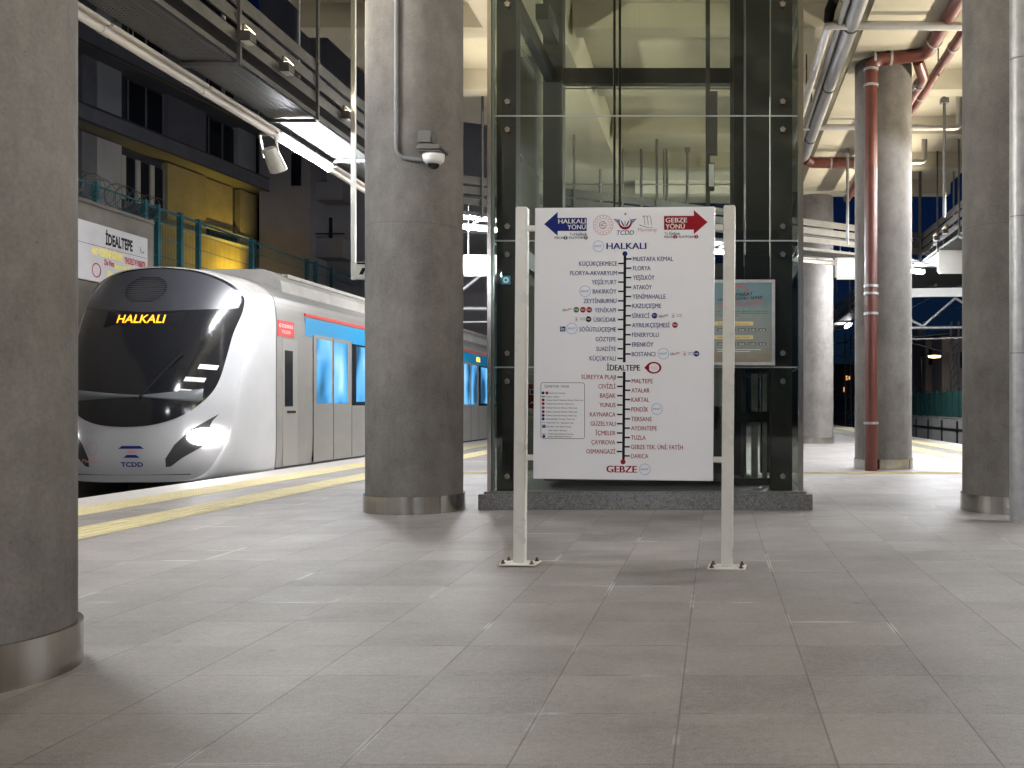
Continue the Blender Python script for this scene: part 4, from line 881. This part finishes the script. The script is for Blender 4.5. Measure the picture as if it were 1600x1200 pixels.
tc = t.nodes.new('ShaderNodeTexCoord'); mp = t.nodes.new('ShaderNodeMapping'); mp.inputs['Scale'].default_value = (1, 1.0, .75); t.links.new(tc.outputs['Object'], mp.inputs[0])
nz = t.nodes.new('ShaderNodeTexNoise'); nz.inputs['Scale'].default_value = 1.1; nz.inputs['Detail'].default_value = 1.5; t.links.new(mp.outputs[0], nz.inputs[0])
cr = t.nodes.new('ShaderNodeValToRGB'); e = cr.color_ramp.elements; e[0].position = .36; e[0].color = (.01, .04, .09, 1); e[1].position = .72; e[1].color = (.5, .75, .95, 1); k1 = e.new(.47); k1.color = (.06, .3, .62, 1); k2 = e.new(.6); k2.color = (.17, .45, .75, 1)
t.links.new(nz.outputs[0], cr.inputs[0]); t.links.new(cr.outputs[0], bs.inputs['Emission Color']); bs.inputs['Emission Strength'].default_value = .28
M_twd = mat('dark_window_band', (.015, .017, .022), .1)
for y0, y1 in ((18.3, 37.2), (38.3, 57.8)):
    side('blue_band', M_tblue, y0, y1, 2.42, 2.76, .005); side('red_stripe', M_tred, y0, y1, 2.79, 2.84, .005); side('window_band', M_twd, y0 + .6, y1 - .2, 1.12, 2.46, .003)
    side('skirt_line', M_tdark, y0 - 1.2, y1, .0, .03, .004)
doors = [18.65, 24.2, 29.7, 34.4, 40, 45.5, 51, 55]
for yd_ in doors:
    dr = side('door', M_ts, yd_, yd_ + 1.98, .04, 2.47, .009)
    for a in (0, 1):
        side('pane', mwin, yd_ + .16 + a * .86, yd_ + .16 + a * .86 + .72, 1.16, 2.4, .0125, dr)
        side('door_edge', M_tdark, yd_ + .985 + (a - .5) * 2 * .985, yd_ + .995 + (a - .5) * 2 * .985, .05, 2.46, .0128, dr)
    side('door_edge', M_tdark, yd_ + .98, yd_ + 1.0, .05, 2.46, .0128, dr)
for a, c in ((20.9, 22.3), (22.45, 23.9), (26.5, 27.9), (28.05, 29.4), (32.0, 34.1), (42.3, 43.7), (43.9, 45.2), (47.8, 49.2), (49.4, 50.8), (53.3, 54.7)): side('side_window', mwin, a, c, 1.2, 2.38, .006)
side('display', emit_mat('amber_side_display', (1., .35, .02), .6), 31.4, 31.85, 2.54, 2.68, .009)
cdr = side('cab_door', mat('cab_door_silver', (.33, .315, .3), .35, .5), 17.35, 17.95, .04, 2.3, .008); side('pane', M_twd, 17.42, 17.75, 1.1, 2.1, .011, cdr); side('handle', M_cap, 17.5, 17.85, .98, 1.02, .02, cdr)
rb = side('number_plate', M_tred, 17.15, 17.8, 2.34, 2.62, .01)
b = MB(); text(b, 'E32005', 17.2, 17.75, 2.5, .06, lambda y, z: (XS + .012, y, z)); text(b, 'TCDD', 17.3, 17.65, 2.4, .05, lambda y, z: (XS + .012, y, z)); b.build('number_lettering', M_wprint, train)

# ------------------------------------------------------------------ left: wall, station board, fence and razor wire
WX = -12.0
r = thing('retaining_wall', 'brownish concrete wall below the fence behind the station name board', 'wall', (WX - .2, 12, -1.5))
b = MB(); b.box(WX - .4, WX, 2, 20.9, -1.5, 4.97); b.box(WX - .46, WX + .03, 2, 20.9, 4.972, 5.05, .01); b.build('wall', M_conc_dark, r)
r = thing('retaining_wall', 'lower concrete wall under the green mesh fence, behind the train', 'wall', (WX - .2, 40, -1.5))
b = MB(); b.box(WX - .4, WX, 20.91, 75, -1.5, 3.0); b.box(WX - .46, WX + .03, 20.91, 75, 3.002, 3.07, .01); b.build('wall', M_conc_dark, r)
r = thing('station_name_board', 'white station name board on the wall above the train', 'name board', (WX + .05, 19, 3.5))
b = MB(); b.box(WX + .031, WX + .08, 17.0, 20.56, 3.5, 4.62, .01); b.build('board', mat('darkened_white_board', (.36, .35, .36), .5, var=.1, scale=1.5), r)  # white sheet darkened in its colour against the strong tube light
BF = lambda y, z: (WX + .084, y, z)
b = MB(); text(b, 'İDEALTEPE', 19.13, 20.02, 4.27, .21, BF, .04)
b.build('lettering', M_black, r)
for y, z, a0, a1 in ((20.35, 4.36, 200, 340), (20.35, 4.4, 180, 250)): b = MB(); disc(b, y, z, .08, BF, 20, .065, a0, a1); b.build('emblem', M_black, r)
b = MB(); b.flat([(17.1, 4.2), (20.5, 4.2), (20.5, 4.192), (17.1, 4.192)], BF); b.build('divider_line', M_black, r)
b = MB(); text(b, 'TEHLİKELİ VE YASAKTIR', 19.75, 20.47, 3.99, .12, BF, .03); b.build('warning_lettering', M_red, r); b = MB(); text(b, 'Do Not', 19.1, 19.4, 3.86, .11, BF, .02)
b.build('warning_lettering', M_red, r)
for y, z, a in ((18.85, 3.72, .14), (20.4, 3.68, .1)): b = MB(); disc(b, y, z, a, BF, 28, a - .022); b.build('prohibition_ring', M_red, r)
b = MB(); text(b, 'HAT ÜZERİNE GİRMEK', 18.7, 19.7, 4.02, .13, BF, .06); text(b, 'Enter the Tracks', 19.42, 20.15, 3.84, .1, BF, .05); text(b, 'Dangerous', 19.2, 19.7, 3.66, .1, BF, .05); b.build('yellow_lettering', mat('yellow_print', (.62, .52, .12), .5), r)
FT, FB = 5.45, 3.07
r = thing('mesh_fence', 'teal welded mesh fence with posts on the wall above the train', 'fence', (WX - .2, 25, 3.07))
for u in (127, 165, 240, 260, 295, 323, 405, 490, 503, 528):
    y = -WX * F / (U0 - u) * 1.0; yb = 5.05 if y < 20.5 else FB
    b = MB(); b.box(WX - .25, WX - .15, y - .045, y + .045, yb, FT + .06); b.build('post', M_teal, r)
b = MB()
for z in (5.42, 5.15, 4.8, 4.4, 4.0, 3.6, 3.2): b.box(WX - .203, WX - .197, 20.9, 40, z - .008, z + .008)
b.box(WX - .215, WX - .185, 8, 40, FT - .02, FT + .01)
for k in range(310):
    y = 20.92 + k * .062; b.box(WX - .2015, WX - .1985, y - .003, y + .003, FB, FT)
for k in range(190):
    y = 9 + k * .062; b.box(WX - .2015, WX - .1985, y - .003, y + .003, 5.05, FT)
b.build('mesh', M_teal, r)
r = thing('razor_wire', 'coil of razor wire along the fence top beside the dark column', 'razor wire', (WX - .2, 20, 5.2))
b = MB(); pts = []
for k in range(420):
    a = k * 2 * math.pi / 14; rr_ = .25 + .03 * math.sin(k * .37); pts.append((WX - .2 + rr_ * math.cos(a), 16.0 + k * .0133 + .1 * math.sin(a * .5), 5.38 + rr_ * math.sin(a)))
b.tube(pts, .006, 5); b.build('coil', M_galv_dark, r)

# ------------------------------------------------------------------ left: apartment buildings
D0 = Vector((-23.3, 36.0, 0)); DV = Vector((.1115, .9938, 0)).normalized(); DN = Vector((DV.y, -DV.x, 0))      # facade along DV, outward normal DN
def fac(u, v, d=0.0):       # photo pixel -> (distance along the facade, height) on the plane d metres in front
    a = (u - U0) / F; o = D0 + DN * d
    t_ = (a * o.y - o.x) / (DV.x - a * DV.y); y = o.y + DV.y * t_; return t_, H - (v - V0) / F * y
def fbox(b, t0, t1, d0, d1, z0, z1):
    vs = [D0 + DV * t_ + DN * d + Vector((0, 0, z)) for z in (z0, z1) for t_, d in ((t0, d0), (t1, d0), (t1, d1), (t0, d1))]
    b.add(vs, [(3, 2, 1, 0), (4, 5, 6, 7), (0, 1, 5, 4), (1, 2, 6, 5), (2, 3, 7, 6), (3, 0, 4, 7)])
M_apt = mat('grey_violet_render', (.18, .178, .2), .9, var=.15, scale=1.0)
M_apt2 = mat('pale_render', (.4, .4, .42), .9, var=.12, scale=1.0)
M_aptd = mat('dark_render', (.05, .048, .06), .9, var=.15, scale=1.0)
M_apty = mat('lamp_yellow_render', (.3, .25, .13), .9, var=.18, scale=1.3, bump=.4, bscale=9)  # yellow of the lamp light put into the wall colour
M_dwin = mat('dark_window_glass', (.01, .012, .02), .08)
apt = thing('apartment_building', 'dark apartment block with balcony bands, its ground floor lit yellow', 'building', tuple(D0 + DV * 6))
T1 = fac(438.5, 350)[0]
TB = fac(438, 350, -1.2)[0]
b = MB(); fbox(b, -9, TB, -10, -1.2, -1.5, 21); b.build('wall', M_aptd, apt)
def fpart(name, m, *a, parent=None):
    b = MB(); fbox(b, *a); o = b.build(name, m, apt)
    if parent: o.parent = parent
    return o
z1 = fac(128, 160, 0.1)[1]; z2 = fac(128, 180, .1)[1]; zA = fac(128, 33, .1)[1]
for zt, zb_ in ((z1, z2 - 0.0), (zA, zA - .55), (zA + 3.2, zA + 2.6)):
    fpart('balcony', M_apt, -9, T1, -1.2, 0.05, zb_ - .12, zt); fpart('balcony_rail', M_galv_dark, -9, T1, .051, .1, zt - .02, zt + .05); fpart('balcony_rail', M_galv_dark, -9, T1, .051, .1, zb_ - .16, zb_ - .1)
zs = fac(330, 347, .0)[1]
for u0, u1, m in ((129, 151, M_apt), (152, 190, M_apt2), (262, 322, M_apt), (372, 400, M_apt2)):
    t0, t1 = fac(u0, 250, -.9)[0], fac(u1, 250, -.9)[0]
    fpart('wall_panel', m, t0, t1, -1.19, -.9, z1 + .06, zA - .7); fpart('wall_panel', m, t0, t1, -1.19, -.9, zA + .06, zA + 2.4)
for u0, u1 in ((200, 255), (326, 368), (404, 432)):
    t0, t1 = fac(u0, 250, -1.1)[0], fac(u1, 250, -1.1)[0]
    for zz0, zz1 in ((z1 + .1, zA - .8), (zA + .4, zA + 2.3)):
        wd = fpart('window', M_dwin, t0, t1, -1.19, -1.12, zz0, zz1)
        for k in range(3): fpart('frame', M_apt, t0 + (t1 - t0) * k / 2 - .04, t0 + (t1 - t0) * k / 2 + .04, -1.118, -1.08, zz0, zz1, parent=wd)
for u0, u1, m in ((128, 151, M_apt), (152, 190, M_apt2), (262, 322, M_apty), (325, 368, M_apty), (375.5, 402, M_apty)):
    t0, t1 = fac(u0, 320, -.9)[0], fac(u1, 320, -.9)[0]; fpart('wall_panel', m, t0, t1, -1.19, -.9 if u0 != 325 else -1.05, zs - .5 if u0 < 325 or u0 > 370 else zs, z2 - .2)
t0, t1 = fac(192, 300, -1.1)[0], fac(258, 300, -1.1)[0]; wd = fpart('window', M_dwin, t0, t1, -1.19, -1.12, zs + .2, z2 - .5)
for k in range(4): fpart('frame', M_apt2, t0 + (t1 - t0) * k / 3 - .12, t0 + (t1 - t0) * k / 3 + .12, -1.118, -1.05, zs + .2, z2 - .5, parent=wd)
t0, t1 = fac(404, 350, -1.1)[0], fac(434, 350, -1.1)[0]; fpart('window', M_dwin, t0, t1, -1.19, -1.1, zs - .3, z2 - .7)
t0, t1 = fac(328, 380, -.95)[0], fac(372, 380, -.95)[0]; fpart('window', M_dwin, t0, t1, -1.19, -1.0, zs - 1.25, zs - .05)
t0 = fac(230, 380, -.85)[0]; zl = fac(330, 372, -.8)[1]; TG = fac(438, 400, -.86)[0]; fpart('ground_wall', M_apty, t0, TG, -1.19, -.86, -1, zl); fpart('sill', M_apt2, t0, TG, -.86, -.7, zl, zl + .07)
fpart('sill', M_apt2, fac(322, 350, -.8)[0], fac(403, 350, -.8)[0], -.9, -.78, zs - .06, zs + .02)
# the lantern that lights the yellow wall
tl, zl_ = fac(404, 446, .55)
pl_ = D0 + DV * tl + DN * .55 + Vector((0, 0, zl_))
lan = thing('street_lamp', 'low yellow lamp behind the train that lights the ground floor wall', 'street lamp', (pl_.x, pl_.y, -1.5))
b = MB(); b.tube([(pl_.x, pl_.y, -1.5), (pl_.x, pl_.y, pl_.z - .15)], .05, 10); b.lathe([(0, pl_.z - .16), (.14, pl_.z - .15), (.16, pl_.z - .1), (.05, pl_.z - .1)], pl_.x, pl_.y, 16); b.build('pole', M_tdark, lan)
b = MB(); b.lathe([(0, pl_.z - .1), (.08, pl_.z - .05), (.08, pl_.z + .02), (0, pl_.z + .07)], pl_.x, pl_.y, 16); b.build('bulb', emit_mat('sodium_bulb', (1, .62, .05), 4), lan)
ld = bpy.data.lights.new('sodium_light', 'SPOT'); ld.spot_size = math.radians(135); ld.spot_blend = .6; ld.energy = 95; ld.color = (1, .7, .06); ld.shadow_soft_size = .1
lo = bpy.data.objects.new('sodium_light', ld); C.objects.link(lo); lo.location = pl_ + Vector((0, 0, .2)) - lan.location; lo.parent = lan; lo.rotation_euler = (-DN - DV * .55 + Vector((0, 0, .6))).to_track_quat('-Z', 'Y').to_euler()

# the plain grey block behind
r = thing('apartment_building', 'plain grey apartment block with a corner balcony behind the lit tube', 'building', (-20, 50, -1.5))
def gp(name, m, u0, v0, u1, v1, Y, dp, parent=None):
    p, q = at(u0, v0, Y), at(u1, v1, Y); b = MB(); b.box(p.x, q.x, Y, Y + dp, q.z, p.z); o = b.build(name, m, r)
    if parent: o.parent = parent
    return o
M_b2 = mat('smoky_grey_render', (.3, .28, .29), .9, var=.12, scale=.6)
p, q = at(437, 100, 48), at(485, 600, 48); b = MB(); b.box(p.x - 1, q.x, 48, 62, -1.5, 22); b.build('wall', M_b2, r)
p, q = at(485, 100, 50), at(640, 600, 50); b = MB(); b.box(p.x - 1, q.x + 6, 50, 64, -1.5, 24); b.build('wall', M_b2, r)
gp('balcony', M_b2, 478, 284, 535, 312, 48.6, 1.4); gp('balcony', M_b2, 480, 372, 535, 402, 48.6, 1.4); gp('balcony_rail', M_steel_dark, 478, 364, 538, 366, 48.6, .06)
for a, c, v0, v1 in ((490, 496, 330, 372), (514, 519, 340, 372), (488, 500, 412, 440), (455, 470, 240, 290)): gp('window', M_dwin, a, v0, c, v1, 49.94 if a > 480 else 47.95, .04)
gp('wall_lamp', emit_mat('dim_orange_lamp', (1, .5, .2), .5), 482.5, 339, 484, 342, 49.9, .05)
# far tall block seen between the camera column and the lift
r = thing('apartment_building', 'far dark block with two warm lit windows left of the lift', 'building', (-14, 62, -1.5))
p, q = at(700, 352, 62), at(830, 600, 62); b = MB(); b.box(p.x, q.x + 2, 62, 74, -1.5, p.z); b.build('wall', M_aptd, r)
M_ww = emit_mat('warm_lit_window', (1, .5, .18), .22)
for a, c, v0, v1, m in ((743, 746, 373, 396, M_ww), (747, 749, 373, 396, M_ww), (755, 757, 380, 396, M_ww), (731, 740, 480, 520, M_dwin), (745, 754, 490, 530, M_dwin)): gp('window', m, a, v0, c, v1, 61.95, .04)

# street lamp seen through the lift glass
def street_lamp(label, x, y, h, e, s, sz=.16):
    l = thing('street_lamp', label, 'street lamp', (x, y, -1.5), group='yellow street lamps')
    b = MB(); b.tube([(x, y, -1.5), (x, y, h - .3), (x, y, h), (x - s * 1.1, y, h + .1)], [.09, .06, .05, .05], 8); b.build('pole', M_steel_dark, l)
    b = MB(); b.lathe([(0, h - .12), (sz, h - .08), (sz * 1.2, h + .06), (0, h + .1)], x - s * 1.1, y, 14); b.build('lantern', e, l)
M_sod = emit_mat('yellow_street_light', (1, .68, .16), 5)
p = at(789, 494, 58); street_lamp('yellow street lamp glowing through the left lift glass', p.x - 1.1, 58, p.z, M_sod, -1)

# ------------------------------------------------------------------ right: wall, fence, buildings, lamp, masts
RX = 11.6
r = thing('retaining_wall', 'pale concrete wall along the far right track', 'wall', (RX, 45, -1.5)); b = MB(); b.box(RX, RX + .5, 5, 140, -1.5, .5); b.box(RX - .04, RX + .55, 5, 140, .502, .56, .01); b.build('wall', M_conc_wall, r)
for z in (-.02, -.75): b = MB(); b.tube([(RX - .05, 5, z), (RX - .05, 138, z)], .05, 6); b.build('cable', M_black, r)
b = MB()
for k in range(20): b.box(RX - .09, RX - .001, 34 + k * 3.2, 34.06 + k * 3.2, -1.2, .4)
b.build('cable_hanger', M_steel_dark, r)
r = thing('panel_fence', 'dark green panel fence on the far right wall', 'fence', (RX + .3, 60, .56))
b = MB()
for k in range(50): b.box(RX + .23, RX + .27, 20 + k * 2.4 + .04, 22.36 + k * 2.4, .6, 1.85)
b.build('panel', M_gfence, r)
for k in range(26): b = MB(); b.box(RX + .2, RX + .3, 38 + k * 2.4 - .035, 38 + k * 2.4 + .035, .561, 1.95); b.build('post', M_teal, r)
def block(label, u0, v0, u1, Y, dp, m, wins=()):
    l = thing('building', label, 'building', (at((u0 + u1) / 2, 635, Y).x, Y, -1.5), group='buildings beyond the right track')
    p, q = at(u0, v0, Y), at(u1, v0, Y); b = MB(); b.box(p.x, q.x, Y, Y + dp, -1.5, p.z); b.build('wall', m, l)
    b = MB(); b.box(p.x - .3, q.x + .3, Y - .3, Y + dp, p.z + .002, p.z + .4); b.build('roof', M_aptd, l)
    for a, v, c, v2, mm in wins:
        a_, c_ = at(a, v, Y), at(c, v2, Y); b = MB(); b.box(a_.x, c_.x, Y - .06, Y - .004, c_.z, a_.z); b.build('window', mm, l)
M_bl = mat('dim_violet_render', (.5, .46, .5), .9, var=.12, scale=.3); M_br = mat('dim_brown_render', (.42, .38, .34), .9, var=.12, scale=.3)
block('low brown house by the yellow lamp at the far right', 1446, 531, 1476, 88, 10, M_br, [(1451, 545, 1458, 570, M_dwin)])
block('pale violet house at the far right, beside the column', 1472, 526, 1560, 84, 10, M_bl, [(1500, 550, 1515, 575, M_dwin)])
block('slim pale tower with a blue and red neon strip', 1434, 515, 1446, 96, 8, M_bl)
block('dark wide block behind the neon tower', 1395, 540, 1440, 110, 10, M_aptd)
block('dark block with small lit windows between the two right columns', 1290, 575, 1345, 100, 10, M_aptd, [(1321, 587, 1324, 594, M_ww), (1326, 588, 1330, 593, M_ww), (1318, 605, 1321, 612, M_ww)])
r = thing('neon_sign', 'vertical neon strip of blue and red lights on the pale tower', 'neon sign', tuple(at(1436, 568, 95.8)))
for v0, v1, m in ((540, 554, emit_mat('blue_neon', (.05, .12, 1), .4)), (556, 566, emit_mat('red_neon', (1, .03, .12), .3))):
    b = MB()
    for k in range(int((v1 - v0) / 3)): p, q = at(1434, v0 + k * 3, 95.8), at(1437.5, v0 + k * 3 + 2.2, 95.8); b.box(p.x, q.x, 95.8, 95.95, q.z, p.z, .02)
    b.build('tube', m, r)
p = at(1460, 557, 80); street_lamp('round yellow street lamp in front of the brown house', p.x - 1.1, 80, p.z, emit_mat('warm_globe', (1, .75, .35), 2.5), -1, .45)
def mast(label, x, y, h):
    l = thing('catenary_mast', label, 'catenary mast', (x, y, -1.5), group='catenary masts')
    b = MB()
    for dx in (-.2, .2): b.box(x + dx - .04, x + dx + .04, y - .1, y + .1, -1.5, h)
    for k in range(int((h + 1.5) / .5)): b.bar((x - .2, y, -1.5 + k * .5), (x + .2, y, -1.0 + k * .5), .04, .04)
    b.build('pole', M_galv_dark, l)
    b = MB(); b.tube([(x, y, h - .6), (x - 3.0, y, h - .9)], .04, 6); b.tube([(x, y, h - 1.8), (x - 3.0, y, h - .9)], .03, 6); b.tube([(x - 3, y, h - .9), (x - 3.2, y, h - 1.9)], .03, 6); b.build('bracket_arm', M_galv_dark, l)
p = at(1325, 545, 70); mast('lattice mast between the two right hand columns', p.x, 70, 6.3)
p = at(1492, 550, 52); mast('dark mast by the violet house at the far right', p.x, 52, 5.6)
r = thing('contact_wire', 'thin overhead wire above the right track', 'overhead wire', (8.9, 60, 4.6)); b = MB(); b.tube([(8.9, -20, 4.7), (8.9, 130, 4.7)], .012, 6); b.tube([(8.9, -20, 5.9), (8.9, 60, 5.5), (8.9, 130, 5.9)], .012, 6); b.build('wire', M_black, r)
